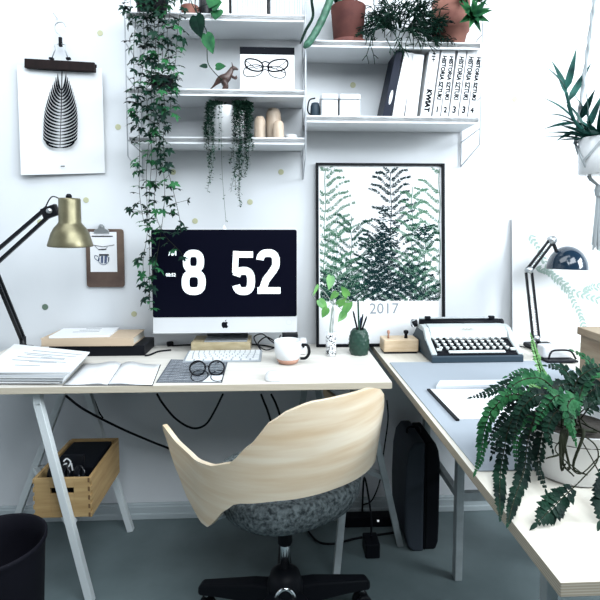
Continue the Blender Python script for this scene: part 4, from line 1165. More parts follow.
# keyboard
zk = ZT+.001
kt = [T(190,352,ZT+.012),T(258,352,ZT+.012),T(262,363,ZT+.008),T(183,362.5,ZT+.008)]
kx0, kx1 = T(183,362,ZT).x, T(261,362,ZT).x; ky0 = T(220,362.5,ZT).y; ky1 = -.156
if kx1-kx0 > .2: pass
t = thing('keyboard', ((kx0+kx1)/2,(ky0+ky1)/2,ZT), 'slim white computer keyboard lying in front of the monitor', 'keyboard')
def kz(y): return ZT+.005+.010*(y-ky0)/(ky1-ky0)
g = G(); g.add([V((x,y,z)) for x in (kx0,kx1) for y,z in ((ky0,ZT+.0006),(ky1,ZT+.0006),(ky1,kz(ky1)),(ky0,kz(ky0)))],[(0,1,2,3),(7,6,5,4),(0,4,5,1),(1,5,6,2),(2,6,7,3),(3,7,4,0)])
g.build('body','keyb',t,bevel=.001)
rows = [14,14,13,12,11,8]; kw_ = kx1-kx0-.012; pit = (ky1-ky0-.010)/6
keymesh = None
for r_ in range(6):
    nk = rows[r_]; y = ky1-.005-pit*(r_+.5); pw = kw_/nk
    for i in range(nk):
        x = kx0+.006+pw*(i+.5)
        G().box((x,y,kz(y)+.0012),(pw*.80,pit*.76,.0026),(math.atan(.010/(ky1-ky0)),0,0)).build('key','keyk',t)
# mouse
p = T(275,375.5,ZT+.01)
g = G(); g.smooth=True; vs=[];fs=[]; nu,nv=16,8
mxc,myc = p.x,p.y; L_,W__ = .050,.034
for i in range(nv+1):
    f_=i/nv*PI/2
    for k in range(nu*2):
        a=PI*k/nu; c_,s_=math.cos(a),math.sin(a); e=lambda q:abs(q)**.7*(1 if q>0 else -1)
        vs.append(V((mxc+W__*e(c_)*math.cos(f_)**.5*1.0, myc+L_*.75*e(s_)*math.cos(f_)**.5, ZT+.0006+.022*math.sin(f_))))
n2_=nu*2
for i in range(nv):
    for k in range(n2_): fs.append((i*n2_+k,i*n2_+(k+1)%n2_,(i+1)*n2_+(k+1)%n2_,(i+1)*n2_+k))
fs.append(tuple(range(n2_-1,-1,-1)))
g.add(vs,fs); g.build('computer_mouse','ceram',label='white computer mouse on the desk in front of the mug',cat='mouse')
# mug
mc = T(288,367,ZT); mr_ = 14.0/(F/(mc.y+D+.05)); yc = mc.y+mr_; mc = V((K(288,350,yc).x,yc,ZT)); mhh = K(288,343.5,yc-mr_).z-ZT
t = thing('mug', mc, 'white ceramic mug with a bare clay foot and black patterned handle on the desk', 'mug')
g = G(); g.smooth=True
pr = [(mr_*.60,.0115*0+.012),(mr_*.86,.020),(mr_*.97,mhh*.5),(mr_,mhh),(mr_-.003,mhh),(mr_*.9,mhh*.5),(mr_*.55,.018)]
g.lathe(pr,mc,40); g.build('mug_body','ceram',t)
g = G(); g.smooth=True; g.lathe([(mr_*.55,.0006),(mr_*.70,.004),(mr_*.86,.0198),(mr_*.5,.0195)],mc,40); g.build('clay_foot','copper',t)
g = G(); g.smooth=True
g.tube(sp([mc+V((mr_*.97,-.008,mhh*.82)),mc+V((mr_+.020,-.014,mhh*.80)),mc+V((mr_+.026,-.016,mhh*.5)),mc+V((mr_+.014,-.012,mhh*.26)),mc+V((mr_*.90,-.008,mhh*.22))],5),.0052,8); g.build('handle','black',t)
# black speaker/charger behind mug, white cube
p = K(291,345,-.10)
G().bbox((K(290,336,-.13).x,-.13,ZT+.038),(.062,.06,.074),.008).build('desk_speaker','black',label='small black box shaped speaker behind the mug under the monitor corner',cat='speaker',bevel=.001)
t = thing('power_plug',(K(303,340,-.16).x,-.16,ZT),'white power plug standing behind the mug handle','plug')
G().bbox((K(303,340,-.16).x,-.16,ZT+.030),(.026,.04,.058),.006).build('plug_body','ceram',t)
g = G(); g.smooth=True; g.lathe([(.005,0),(.005,.012)],(K(303,340,-.16).x,-.18,ZT+.035),10,(PI/2,0,0)); g.build('pin','black',t)
# tangle of cables behind block
def cable(pts, r, label, m='black', n=8, name='cable', grp=None):
    return G().tube(sp(pts,n),r,7).build(name,m,label=label,cat='cable',group=grp,shade=True)
cz = ZT+.004
cable([K(262,352,-.13)+V((0,0,0)), K(254,338,-.12),K(262,334,-.10),K(270,340,-.12),K(276,346,-.13),K(266,350,-.14),K(258,344,-.11),K(266,337,-.12),K(276,341,-.10),K(281,335,-.1)],.0026,'tangled black cable on the desk between the riser block and the mug')
cable([V((K(171,344,-.10).x,-.10,cz)),V((K(160,345,-.10).x,-.12,cz)),V((K(152,348,-.14).x,-.17,cz)),V((K(146,349,-.16).x,-.18,cz))],.0035,'short black cable end on the desk left of the keyboard')
cable([V((K(171,348,-.05).x,-.03,cz)),V((K(190,344,-.05).x,-.02,cz)),V((K(240,344,-.05).x,-.018,cz)),V((K(262,342,-.05).x,-.04,cz)),V((K(275,352,-.05).x,-.08,cz))],.003,'black cable running along the wall behind the riser block')
g = G(); p = T(166,348); g.box((p.x+.01,p.y+.03,ZT+.010),(.026,.018,.018),(0,0,.5)); g.build('cable_plug','black',label='small black plug lying by the wall right of the black box',cat='plug',bevel=.003)

# ------------------------------------------------------------------ vase, cutting, pineapple
p = T(331.5,357); r_ = 5.2/(F/(p.y+D)); c = V((p.x,p.y+r_,ZT))
hh = K(331,333,p.y).z-ZT
t = thing('spotted_vase', c, 'white cylinder vase with black speckles and a green cutting left of the pineapple pot','vase')
g = G(); g.smooth=True; g.lathe([(r_*.94,.0006),(r_,.003),(r_,hh),(r_-.003,hh),(r_-.004,.006)],c,32); vb = g.build('vase_body','ceram',t)
g = G(); rs = random.Random(9)
for i in range(230):
    a = rs.uniform(0,2*PI); z = rs.uniform(.006,hh-.006); s_ = rs.uniform(.0014,.0032)
    o_ = c+V((math.cos(a)*(r_+.0003),math.sin(a)*(r_+.0003),z)); tg = V((-math.sin(a),math.cos(a),0))
    g.poly([(s_*math.cos(q)*rs.uniform(.6,1.1),s_*math.sin(q)*rs.uniform(.6,1.3)) for q in (0,1.05,2.1,3.14,4.19,5.24)],o_,tg,ZZ)
g.build('speckles','ink',vb)
g = G(); gs_ = G(); gs_.smooth=True
yv = c.y
tips = [((331,268+8),(329,290),.038),((319,300),(328,311),.034),((348,296),(341,286),.030),((350,302),(341,318),.034),((345,312),(338,322),.03),((318,285),(313,296),.014),((338,305),(347,296),.03),((327,308),(322,318),.03),((337,292),(330,300),.026)]
cr0 = K(333,305,yv)
for bpx, tpx, W in tips:
    b_ = K(*bpx,yv-.01+rs.uniform(-.02,.02)); e_ = K(*tpx,yv-.02)
    g.smooth=True; heart(g, e_ if 0 else b_, e_, W, V((rs.uniform(-.5,.5),-1,.3)))
    gs_.tube(sp([c+V((rs.uniform(-.008,.008),0,.01)),c+V((rs.uniform(-.008,.008),0,hh+.01)),cr0,b_],4),.0013,4)
gs_.tube(sp([cr0,K(322,289,yv),K(312,293,yv),K(315,300,yv)],4),.0012,4)
gs_.build('stems','pstem',t); g.build('foliage','lgreen',t)
# pineapple pen holder
p = T(360.5,356.5); R_ = 10/(F/(p.y+D)); c = V((p.x,p.y+R_,ZT)); hh = K(360,329,p.y+R_).z-ZT
t = thing('pineapple_pot', c, 'dark green pineapple-shaped pen pot on the desk below the fern calendar', 'pen holder')
g = G(); g.smooth=True
nn_=40; mm_=26; vs=[];fs=[]
def rad(u): return R_*(.78+.30*math.sin(PI*min(1,(u*.93+.10)))**.8)*(1 if u<.93 else .9)
for i in range(mm_+1):
    u=i/mm_
    for k in range(nn_):
        a=2*PI*k/nn_; bmp = max(abs(math.sin(a*5+u*11)),.0)*max(abs(math.sin(a*5-u*11)),.0)
        rr_=rad(u)*(.93+.10*bmp); vs.append(c+V((rr_*math.cos(a),rr_*math.sin(a),.0006+hh*u)))
for i in range(mm_):
    for k in range(nn_): fs.append((i*nn_+k,i*nn_+(k+1)%nn_,(i+1)*nn_+(k+1)%nn_,(i+1)*nn_+k))
fs.append(tuple(range(nn_-1,-1,-1)))
b_=len(vs)
for k in range(nn_): a=2*PI*k/nn_; vs.append(c+V((R_*.55*math.cos(a),R_*.55*math.sin(a),hh)))
for k in range(nn_): vs.append(c+V((R_*.5*math.cos(2*PI*k/nn_),R_*.5*math.sin(2*PI*k/nn_),hh*.35)))
for k in range(nn_): fs.append((mm_*nn_+k,mm_*nn_+(k+1)%nn_,b_+(k+1)%nn_,b_+k)); fs.append((b_+k,b_+(k+1)%nn_,b_+nn_+(k+1)%nn_,b_+nn_+k))
fs.append(tuple(b_+nn_+k for k in range(nn_)))
g.add(vs,fs); g.build('pineapple_body','pine',t)
pens = [((353,311),'black','black pen leaning far left in the pineapple pot'),((358,300),'gg','long grey-green pen standing upright in the pineapple pot'),((363,314),'blackm','dark pen in the centre of the pineapple pot'),
  ((367,316),'black','black pen leaning right in the pineapple pot'),((361,317),'blueink','blue-black pen at the front of the pineapple pot')]
for i,((x,y),m_,lb) in enumerate(pens):
    e_ = K(x,y,c.y-.006+.004*i); q_ = c+V((-(e_.x-c.x)*.25,(-.006+.003*i),hh*.40)); dd=(e_-q_).normalized()
    G().tube([q_,e_-dd*.012,e_],[.0036,.0036,.0018],8).build('pen',m_,label=lb,cat='pen',group='pens in the pineapple pot',shade=False)

# stamp holder
a, b = K(383,350,-.12), K(420,350,-.12); p0 = T(384,354,ZT); 
ys_ = T(400,354,ZT).y; x0_, x1_ = T(383.5,354,ZT).x, T(419,354,ZT).x; hs_ = K(400,340,ys_).z-ZT
t = thing('stamp_rack', ((x0_+x1_)/2,ys_+.04,ZT), 'light wooden desk block with a black base holding stamps left of the typewriter', 'rack')
G().bbox(((x0_+x1_)/2,ys_+.04,ZT+hs_/2+.004),(x1_-x0_,.08,hs_-.007),.006).build('block','lightwood',t)
G().bbox(((x0_+x1_)/2-.001,ys_+.040,ZT+.0035),(x1_-x0_-.008,.074,.006),.004).build('base','black',t)
for (x,y,r0,m_,lb) in ((406,330,.010,'black','black knob-handled stamp standing in the wooden desk block'),(388.5,330,.006,'copper','small reddish wooden stamp at the left in the desk block')):
    q_ = K(x,y,ys_+.03); zb_ = ZT+hs_+.0008; hq = q_.z-zb_
    g = G(); g.smooth=True; g.lathe([(r0*.7,0),(r0*.55,hq*.45),(r0*1.0,hq*.72),(r0*.9,hq*.93),(r0*.3,hq)],(q_.x,ys_+.03,zb_),20); g.build('rubber_stamp',m_,label=lb,cat='stamp',group='stamps in the desk block')
# ------------------------------------------------------------------ typewriter
fl, frr = T(433,364,ZT+.004), T(522,361,ZT+.004)
ty0 = (fl.y+frr.y)/2; tx0, tx1 = fl.x, frr.x
ztw = ZT+.0034
t = thing('typewriter', ((tx0+tx1)/2, ty0+.15, ztw), 'grey portable typewriter with cream keys standing on the right desk', 'typewriter')
Wt = tx1-tx0
def side(poly, x0, x1, g): 
    n=len(poly); vs=[V((x,ty0+y*.86,ztw+z)) for x in (x0,x1) for y,z in poly]
    g.add(vs,[tuple(range(n)),tuple(range(2*n-1,n-1,-1))]+[(i,n+i,n+(i+1)%n,(i+1)%n) for i in range(n)])
g = G(); side([(0,.0),(.0,.022),(.004,.026),(.30,.026),(.305,0.01),(.29,0)],tx0,tx1,g); g.build('base_tray','typed',t,bevel=.003)
ztop = K(480,322,ty0+.16).z-ztw
HT = max(.09,min(.15,ztop))
print('typewriter',tx0,tx1,ty0,HT)
# cheeks
ck = [(.003,.0265),(.003,.034),(.085,.070),(.10,HT*.78),(.125,HT*.92),(.165,HT*.97),(.215,HT*.90),(.245,HT*.65),(.285,.060),(.29,.0265)]
for x0_,x1_,m_ in ((tx0-.001,tx0+.020,'typew'),(tx1-.020,tx1+.001,'typew')):
    g = G(); side(ck,x0_,x1_,g); g.build('side_cheek',m_,t,bevel=.006)
g = G(); side([(.06,.0265),(.13,HT*.80),(.22,HT*.80),(.275,.05),(.28,.0265)],tx0-.0030,tx0-.0012,g); side([(.0,.0265),(.004,.030),(.085,.064),(.28,.055),(.28,.0265)],tx0-.0032,tx0-.0012,g); g.build('shaded_side_panel','typed',t,bevel=.0008)  # slate panel on the left side only, shade put into its colour
# cover over the type basket
g = G(); side([(.094,.072),(.105,HT*.80),(.128,HT*.94),(.165,HT*.985),(.205,HT*.93),(.21,HT*.90),(.165,HT*.93),(.13,HT*.88),(.112,HT*.74),(.102,.072)],tx0+.0205,tx1-.0205,g); g.build('top_cover','typew',t,bevel=.002)
# key well
g = G(); side([(.004,.0265),(.004,.030),(.094,.066),(.098,.0265)],tx0+.0205,tx1-.0205,g); g.build('key_well','black',t)
sl = math.atan(.036/.090)
for r_ in range(4):
    n = [11,11,11,11][r_]; off = [0,.006,.0095,.016][r_]; y = .083-.0185*r_; z = .066-.0078*r_+.0065
    pit = (Wt-.066)/11
    for i in range(n):
        x = tx0+.030+pit*i+off*.6
        g = G(); g.smooth=False; g.lathe([(.0045,-.006),(.0052,-.001),(.0066,0),(.0066,.0028),(.0052,.0038)],(x,ty0+y*.86,ztw+z),12,(sl*.7,0,0)); g.build('key','keyw',t,shade=False)
G().bbox(((tx0+tx1)/2,ty0+.0105,ztw+.0375),(Wt*.62,.012,.006),.003,(sl,0,0)).build('space_bar','keyw',t)
for x in (tx0+.032,tx1-.032): G().bbox((x,ty0+.020,ztw+.044),(.018,.012,.006),.002,(sl,0,0)).build('shift_key','keyw',t)
# carriage
yc_, zc_ = ty0+.191, ztw+HT*.93
g = G(); g.smooth=True; g.lathe([(.016,-Wt/2+.01),(.016,Wt/2-.01)],((tx0+tx1)/2,yc_,zc_),24,(0,PI/2,0)); g.build('platen','black',t)
for s,x in ((-1,tx0-.012),(1,tx1-.002)):
    g = G(); g.smooth=True; g.lathe([(.013,-.011),(.015,-.009),(.015,.009),(.013,.011)],(x,yc_,zc_),20,(0,PI/2,0)); g.build('platen_knob','black',t)
G().bbox(((tx0+tx1)/2,yc_+.026,zc_+.004),(Wt-.03,.014,.028),.004).build('carriage_rail','typew',t)
G().bbox(((tx0+tx1)/2,yc_-.004,zc_+.0205),(Wt-.08,.012,.004),.002).build('paper_scale','steel',t)
G().tube(sp([V((tx0-.004,yc_,zc_+.012)),V((tx0-.030,yc_-.02,zc_+.010)),V((tx0-.028,yc_-.045,zc_-.006))],5),.003,7).build('return_lever','steel',t,shade=True)
for (xa_,xb_) in ((-.035,.02),(.035,-.02)):
    G().tube([V(((tx0+tx1)/2+xa_,ty0+.163,ztw+HT+.004)),V(((tx0+tx1)/2+xb_*.2,ty0+.145,ztw+HT*.995))],.0022,6).build('paper_finger','black',t)
for x in (tx0+.04,tx1-.04): G().bbox((x,yc_-.006,zc_+.022),(.022,.016,.012),.003).build('margin_stop','black',t)
g = G(); g.text('Olympia', .014, planemtx(V(((tx0+tx1)/2-.005,ty0+.1165,ztw+HT*.885)), XX, V((0,.56,.83)).normalized()), xs=1.2) if 0 else g.ribbon(sp2([(-.022,0),(-.016,.004),(-.010,-.003),(-.004,.004),(.003,-.003),(.010,.003),(.020,.0)],5),.0018,V(((tx0+tx1)/2,ty0+.0965,ztw+HT*.875)),XX,V((0,.78,.62)).normalized()); g.build('emblem','crateL',t)

# ------------------------------------------------------------------ dark lamp on the right
yl = -.14
bp = V((K(543,350,yl).x,yl,ZT)); s2 = F/(D+yl)
t = thing('desk_lamp', bp, 'small desk lamp with a dark blue-black dome shade and spring arms on the right desk', 'lamp')
g = G(); g.bbox(bp+V((.0,-.0,.0175)),(.11,.12,.018),.01); g.v=[v+V((0,0,-.0075)) for v in g.v]; g.build('base','black',t)
e1 = K(529,270,yl); e2 = K(552,240,yl); b1 = K(536,338,yl)
G().tube([bp+V((-.01,0,.018)), b1],.008,10).build('stem','blackm',t)
for dx in (-.013,.013):
    G().bar(b1+V((dx,0,0)), e1+V((dx*.9,0,-.01)), .008,.008,(1,0,0)).build('lower_arm','blackm',t)
for dx in (-.005,.006):
    zz=[b1.lerp(e1,.08+.55*k/60)+V((dx+.0032*math.cos(k*1.6),.0032*math.sin(k*1.6),0)) for k in range(61)]
    G().tube(zz,.001,4).build('spring','chrome',t,shade=True)
dd = (e2-e1).normalized(); pn = V((-dd.z,0,dd.x))
for s in (-1,1): G().bar(e1+pn*s*.009,e2+pn*s*.009,.008,.008,(0,1,0)).build('upper_arm','blackm',t)
zz=[e1.lerp(e2,.1+.6*k/40)+V((.0028*math.cos(k*1.6),.0028*math.sin(k*1.6),0)) for k in range(41)]
G().tube(zz,.001,4).build('spring','chrome',t,shade=True)
for c_,r_ in ((e1,.013),(e2,.016),(b1,.012)):
    g = G(); g.smooth=True; g.lathe([(r_,-.010),(r_,.010)],c_,18,(PI/2,0,0)); g.build('joint','steel',t)
sc2 = K(567,269.5,yl); rs2 = 19.5/s2; hs2 = K(567,246,yl).z-sc2.z
g = G(); g.smooth=True
outp = [(rs2*math.cos(a),hs2*math.sin(a)) for a in [PI/2*k/12 for k in range(12)]]+[(.001,hs2)]
inp = [(.001,hs2-.003)]+[((rs2-.003)*math.cos(a),(hs2-.003)*math.sin(a)) for a in [PI/2*k/12 for k in range(11,-1,-1)]]
tlt = Euler((R(-4),R(3),0)).to_matrix()
g.lathe(outp+inp,sc2,40,tlt); g.f=g.f[:-2]; g.m=g.m[:-2]; g.sm=g.sm[:-2]
g.build('lamp_shade','navygloss',t)
G().bar(e2, sc2+V((-rs2*.6,0,hs2*.75)), .012,.012,(0,1,0)).build('head_bracket','blackm',t,bevel=.003)
g = G(); g.smooth=True; g.lathe([(.001,.005),(.02,.012),(.024,.03),(.014,.055)],sc2,20); g.build('bulb','ceram',t)
cable([bp+V((-.055,.0,.008)),bp+V((-.08,.03,.006)),V((tx1+.02,-.05,ZT+.02)),V((tx1-.01,-.03,ZT+.035))],.0025,'black cable on the desk between the typewriter and the small dark lamp')

# ------------------------------------------------------------------ pale punch with looped wire handle, brown box
p = T(560,364,ZT); yq = p.y
xa_, xb_ = T(545,363,ZT).x, T(577,363,ZT).x
t = thing('hole_punch', ((xa_+xb_)/2,yq+.04,ztw), 'pale metal desk punch with a black looped handle behind the fern','hole punch')
G().bbox(((xa_+xb_)/2,yq+.045,ztw+.004),(xb_-xa_,.09,.007),.003).build('base','black',t)
G().bbox(((xa_+xb_)/2,yq+.060,ztw+.030),(xb_-xa_-.010,.05,.044),.008).build('housing','alu',t)
xm_ = (xa_+xb_)/2
G().tube(sp([V((xa_+.008,yq+.008,ztw+.012)),V((xa_+.018,yq+.012,ztw+.034)),V((xa_+.035,yq+.016,ztw+.042)),V((xb_-.035,yq+.016,ztw+.042)),V((xb_-.018,yq+.012,ztw+.034)),V((xb_-.006,yq+.008,ztw+.012))],5),.0035,8).build('handle','black',t,shade=True)
pl_ = K(577,331,-.42); 
p = T(580,385,ZT); y_b = -.42
y_b = -.93; hb_ = .20; xb0 = onY(577,-.65,ZT+hb_)
t = thing('wooden_box', (xb0+.12,-.79,ZT), 'plain brown wooden box with a lid rim at the right edge behind the fern','box')
G().box((xb0+.125,-.79,ZT+(hb_-.022)/2+.0006),(.236,.266,hb_-.024)).build('box_body','crateL',t,bevel=.002)
G().box((xb0+.125,-.79,ZT+hb_-.011),(.25,.28,.022)).build('lid','crateL',t,bevel=.002)

# ------------------------------------------------------------------ sketchbook on mat
zz0 = ztw
pl = plan([(458,418),(560,416),(530,389),(429,389)], zz0+.004)
g = G(); quad_slab(g, pl, zz0+.0002, zz0+.004); g.build('drawing_pad','paper',label='white drawing pad lying open on the grey mat in front of the typewriter',cat='paper')
pl = plan([(456,420),(459.5,420),(430,389.3),(427,389.3)], zz0+.003)
g = G(); quad_slab(g, pl, zz0+.0002, zz0+.005); g.build('pencil','black',label='long thin black pencil along the left edge of the drawing pad',cat='pencil')
pl = plan([(436,387),(520,384.5),(520,380),(440,381)], zz0+.006)
g = G(); quad_slab(g, pl, zz0+.0002, zz0+.008); g.build('paper_strip','paper2',label='long narrow strip of pale card behind the drawing pad',cat='paper')

# ------------------------------------------------------------------ fern
pf = T(572,490,ZT); rp_b = 33/(F/(pf.y+D)); c = V((T(577,489,ZT).x, pf.y+rp_b, ZT)); 
rp_b = .060; 
_f = T(590,489,ZT); c = V((_f.x, _f.y+.068, ZT)); hp = .108; 
t = thing('potted_fern', c, 'big dark green fern with drooping toothed fronds in a white pot on the right desk', 'potted plant')
print('fern', c)
potted('',c,.068,.098,hp,'ceram','',parent=t)
rf = random.Random(21)
g = G(); g2 = G(); gs = G(); gs.smooth=True; g3 = G()
def fern_frond(base, pts, W, gg, dens=.012, start=.30, droop=.3, fl=.5, n=10, stemr=.0016):
    q = sp([base]+pts, n); gs.tube(q,[stemr*(1-.6*i/len(q)) for i in range(len(q))],5,cap=False)
    L = sum((q[i]-q[i-1]).length for i in range(1,len(q))); d=0; nx=L*start
    for i in range(1,len(q)):
        seg=(q[i]-q[i-1]); d0=d; d+=seg.length
        while nx < d:
            u = nx/L; p = q[i-1].lerp(q[i],(nx-d0)/max(seg.length,1e-6)); tdir=seg.normalized()
            view=(V((0,-.75,.65))+rr3(.25)).normalized(); sd=tdir.cross(view).normalized()
            k=(u-start)/(1-start); w=W*(math.sin(PI*(k*.80+.16))**.8)
            for s in (-1,1):
                dr = sd*s*1.0+tdir*(.55+.3*k)+rr3(.12)
                leaf(gg,p,dr,view*s if 0 else view,w*rf.uniform(.85,1.1),w*.46+.004,droop*.4,.15,3,.7)
                # toothed sub lobes
                dn=dr.normalized()
                for m_,kk_ in ((.35,.55),(.6,.42)):
                    for s2_ in (-1,1):
                        pp=p+dn*w*m_; d2=(dn*.7+dn.cross(view)*s2_*.8)
                        leaf(gg,pp,d2,view,w*kk_*.62,w*.20,.1,.1,2,.7)
            nx += dens*(1-.35*u)
    leaf(gg,q[-1],(q[-1]-q[-2]),V((0,-.7,.7)),W*.8,W*.3,.1,.1,3)
top = c+V((0,0,hp))
def Q(px,py,y):
    p = K(px,py,y)
    if p.z < ZT+.012 and p.x > XD-.004: p = T(px,py,ZT+.012)
    return p
yc0 = c.y
# near hanging fronds
fr_ = [  # list of px,py,dy(front of centre) ; width ; mesh
 ([(560,405,0),(535,400,-.02),(512,420,-.03),(503,455,-.04),(500,480,-.05),(500,517,-.06)], .020, g),
 ([(560,410,-.02),(540,412,-.05),(528,440,-.06),(524,470,-.07),(514,500,-.08),(508,523,-.08)], .021, g),
 ([(570,402,.05),(540,392,.05),(515,395,.05),(495,405,.05),(482,420,.05)], .024, g),
 ([(560,400,.03),(520,395,.02),(494,408,.02),(484,432,.02),(481,455,.01),(476,470,.01)], .024, g),
 ([(560,398,.06),(530,380,.06),(505,385,.08),(485,394,.08),(473,397,.08)], .020, g),
 ([(560,420,-.03),(545,425,-.05),(540,445,-.06),(538,465,-.06),(545,488,-.07)], .022, g),
 ([(575,425,-.05),(590,440,-.12),(598,458,-.14),(583,478,-.15),(560,500,-.16),(538,522,-.16)], .030, g, .72),
 ([(590,420,-.05),(612,440,-.10),(614,460,-.12),(606,485,-.14),(600,520,-.15)], .030, g, .62),
 ([(575,395,.0),(585,380,0),(600,372,0),(615,375,0)], .024, g2),
 ([(575,395,.03),(570,378,.05),(560,368,.05),(548,366,.05)], .022, g),
 ([(585,395,.05),(590,372,.05),(585,358,.05),(575,352,.05)], .022, g2),
 ([(590,405,.0),(605,392,0),(615,398,0),(625,415,0)], .026, g),
 ([(570,410,0),(575,385,-.03),(590,370,-.03),(606,366,-.03)], .024, g),
 ([(565,405,-.02),(550,385,-.04),(532,378,-.04),(515,384,-.05),(505,396,-.05)], .022, g),
 ([(565,402,-.02),(545,395,-.06),(525,405,-.07),(516,425,-.07),(512,445,-.07)], .022, g),
 ([(575,405,-.04),(560,396,-.08),(545,408,-.09),(536,425,-.09)], .022, g2),
 ([(585,412,-.04),(575,400,-.08),(568,405,-.10),(570,420,-.11),(575,440,-.11)], .024, g2),
 ([(590,410,-.04),(598,398,-.08),(608,405,-.10),(612,425,-.11)], .026, g),
 ([(560,402,.05),(548,385,.08),(535,375,.10),(520,372,.10),(508,376,.10)], .02, g),
 ([(562,400,.02),(555,385,.03),(540,390,.04),(525,392,.05)], .022, g2),
 ([(580,400,.02),(575,388,-.02),(562,385,-.03),(548,392,-.04),(540,400,-.04)], .022, g),
 ([(560,412,.0),(530,415,-.01),(510,430,-.02),(497,440,-.02),(492,455,-.02)], .022, g),
 ([(560,412,.0),(538,402,.02),(515,410,.02),(500,425,.02),(490,440,.02)], .022, g),
 ([(560,418,-.02),(545,418,-.03),(530,425,-.04),(518,440,-.04),(516,462,-.05)], .021, g),
 ([(580,415,-.03),(572,408,-.06),(556,412,-.09),(548,430,-.10),(552,448,-.10)], .022, g),
 ([(595,400,.03),(600,385,.03),(612,380,.03)], .026, g),
]
for fi_, (pts, W, gg, *st_) in enumerate(fr_):
    if gg is g and fi_ % 5 == 3: gg = g2
    b_ = top+V((rf.uniform(-.03,.03),rf.uniform(-.03,.02),-.012))
    fern_frond(b_, [Q(x,y,yc0+dy) for x,y,dy in pts[1:]], W*.86, gg, start=(st_[0] if st_ else .30))
# upright pale shoot
for pts in ([(556,405,0),(545,385,.0),(538,362,.0),(531,336,.0)],[(556,400,.0),(546,380,.0),(541,365,0)],[(556,400,.0),(535,388,.0),(524,380,0)]):
    fern_frond(top+V((-.03,0,-.01)),[Q(x,y,yc0+dy) for x,y,dy in pts],.011,g3,.008,.35)
# brown rhizomes over the rim
gr = G(); gr.smooth=True
for k in range(5):
    x0_ = rf.uniform(556,600); a=sp([top+V((rf.uniform(-.04,.04),-.04,-.01)),Q(x0_,432,yc0-.10),Q(x0_-rf.uniform(-8,12),rf.uniform(446,470),yc0-.105),Q(x0_-rf.uniform(-14,20),rf.uniform(455,478),yc0-.11)],5)
    gr.tube(a,[.0035-.0022*i/len(a) for i in range(len(a))],6)
for (a_,b_,c_) in (((560,440),(556,452),(580,472)),((580,438),(590,455),(602,478)),((566,462),(580,474),(600,456))):
    gr.tube(sp([Q(*a_,yc0-.1),Q(*b_,yc0-.11),Q(*c_,yc0-.12)],5),.0011,5)
gs.build('stems','stem',t); gr.build('rhizomes','stem',t); g.build('fronds','dgreen',t); g2.build('mid_green_fronds','green',t,label='mid green fronds at the top'); g3.build('pale_shoots','lgreen',t,label='pale yellow-green upright young shoots')

# ------------------------------------------------------------------ chair
hubp = foot(281,640)  
YC = -.62
CX0 = onY(285,YC,.2)
t = thing('swivel_chair', (CX0,YC,0), 'swivel armchair with a curved pale plywood back, grey wool seat and black star base', 'chair')
cc_ = V((CX0,YC,0)); rotc = R(31)
def CL(x,y,z): return cc_+V((x*math.cos(rotc)-y*math.sin(rotc), x*math.sin(rotc)+y*math.cos(rotc), z))
A_, B_ = .267, .235
def plan_pt(tt, grow):   # tt in [-1,1]  -1 left arm tip
    th = tt*R(128)
    a, b = A_*grow, B_*grow
    if abs(th) <= PI/2: x = a*math.sin(th); y = -b*math.cos(th)*1.0
    else: 
        ex = abs(th)-PI/2; x = math.copysign(a*(1-.02*ex), th)*(1+.10*ex); y = ex*.30
    return x, y
def prof(tt):
    u = abs(tt)
    pts_top = [(0,.820),(.13,.818),(.20,.804),(.27,.776),(.35,.715),(.44,.660),(.54,.640),(.66,.633),(.85,.632),(1.0,.648)]
    pts_bot = [(0,.572),(.25,.568),(.42,.555),(.50,.52),(.56,.48),(.62,.450),(.70,.445),(.80,.475),(.90,.54),(1.0,.632)]
    def ip(P):
        for (a,b),(c_,d_) in zip(P,P[1:]):
            if u <= c_:
                k=(u-a)/(c_-a); k=k*k*(3-2*k)*.5+k*.5; return b+(d_-b)*k
        return P[-1][1]
    return ip(pts_top), ip(pts_bot)
nu, nv = 64, 14; thk=.012
g = G(); g.smooth=True; outer=[];inner=[]
for i in range(nu+1):
    tt=-1+2*i/nu; zt_,zb_=prof(tt)
    for j in range(nv+1):
        v=j/nv; z=zb_+(zt_-zb_)*v; 
        gr_=1+.22*(z-.45)/.4*(1 if abs(tt)<.5 else 1-.35*(abs(tt)-.5)*2); 
        # waist: slight tuck
        x,y=plan_pt(tt,gr_); x2,y2=plan_pt(tt,gr_-thk/.25)
        outer.append(CL(x,y,z)); inner.append(CL(x2,y2,z))
N_=len(outer); fs=[]
for i in range(nu):
    for j in range(nv):
        a=i*(nv+1)+j; b=a+nv+1
        fs.append((a,b,b+1,a+1)); fs.append((N_+a,N_+a+1,N_+b+1,N_+b))
for i in range(nu):
    a=i*(nv+1); b=a+nv+1; fs.append((a,N_+a,N_+b,b)); a+=nv; b+=nv; fs.append((a,b,N_+b,N_+a))
for j in range(nv):
    a=j; fs.append((a,a+1,N_+a+1,N_+a)); a=nu*(nv+1)+j; fs.append((a,N_+a,N_+a+1,a+1))
g.add(outer+inner,fs); bk=g.build('backrest','chairwood',t)
md=bk.modifiers.new('e','EDGE_SPLIT'); md.split_angle=R(50)
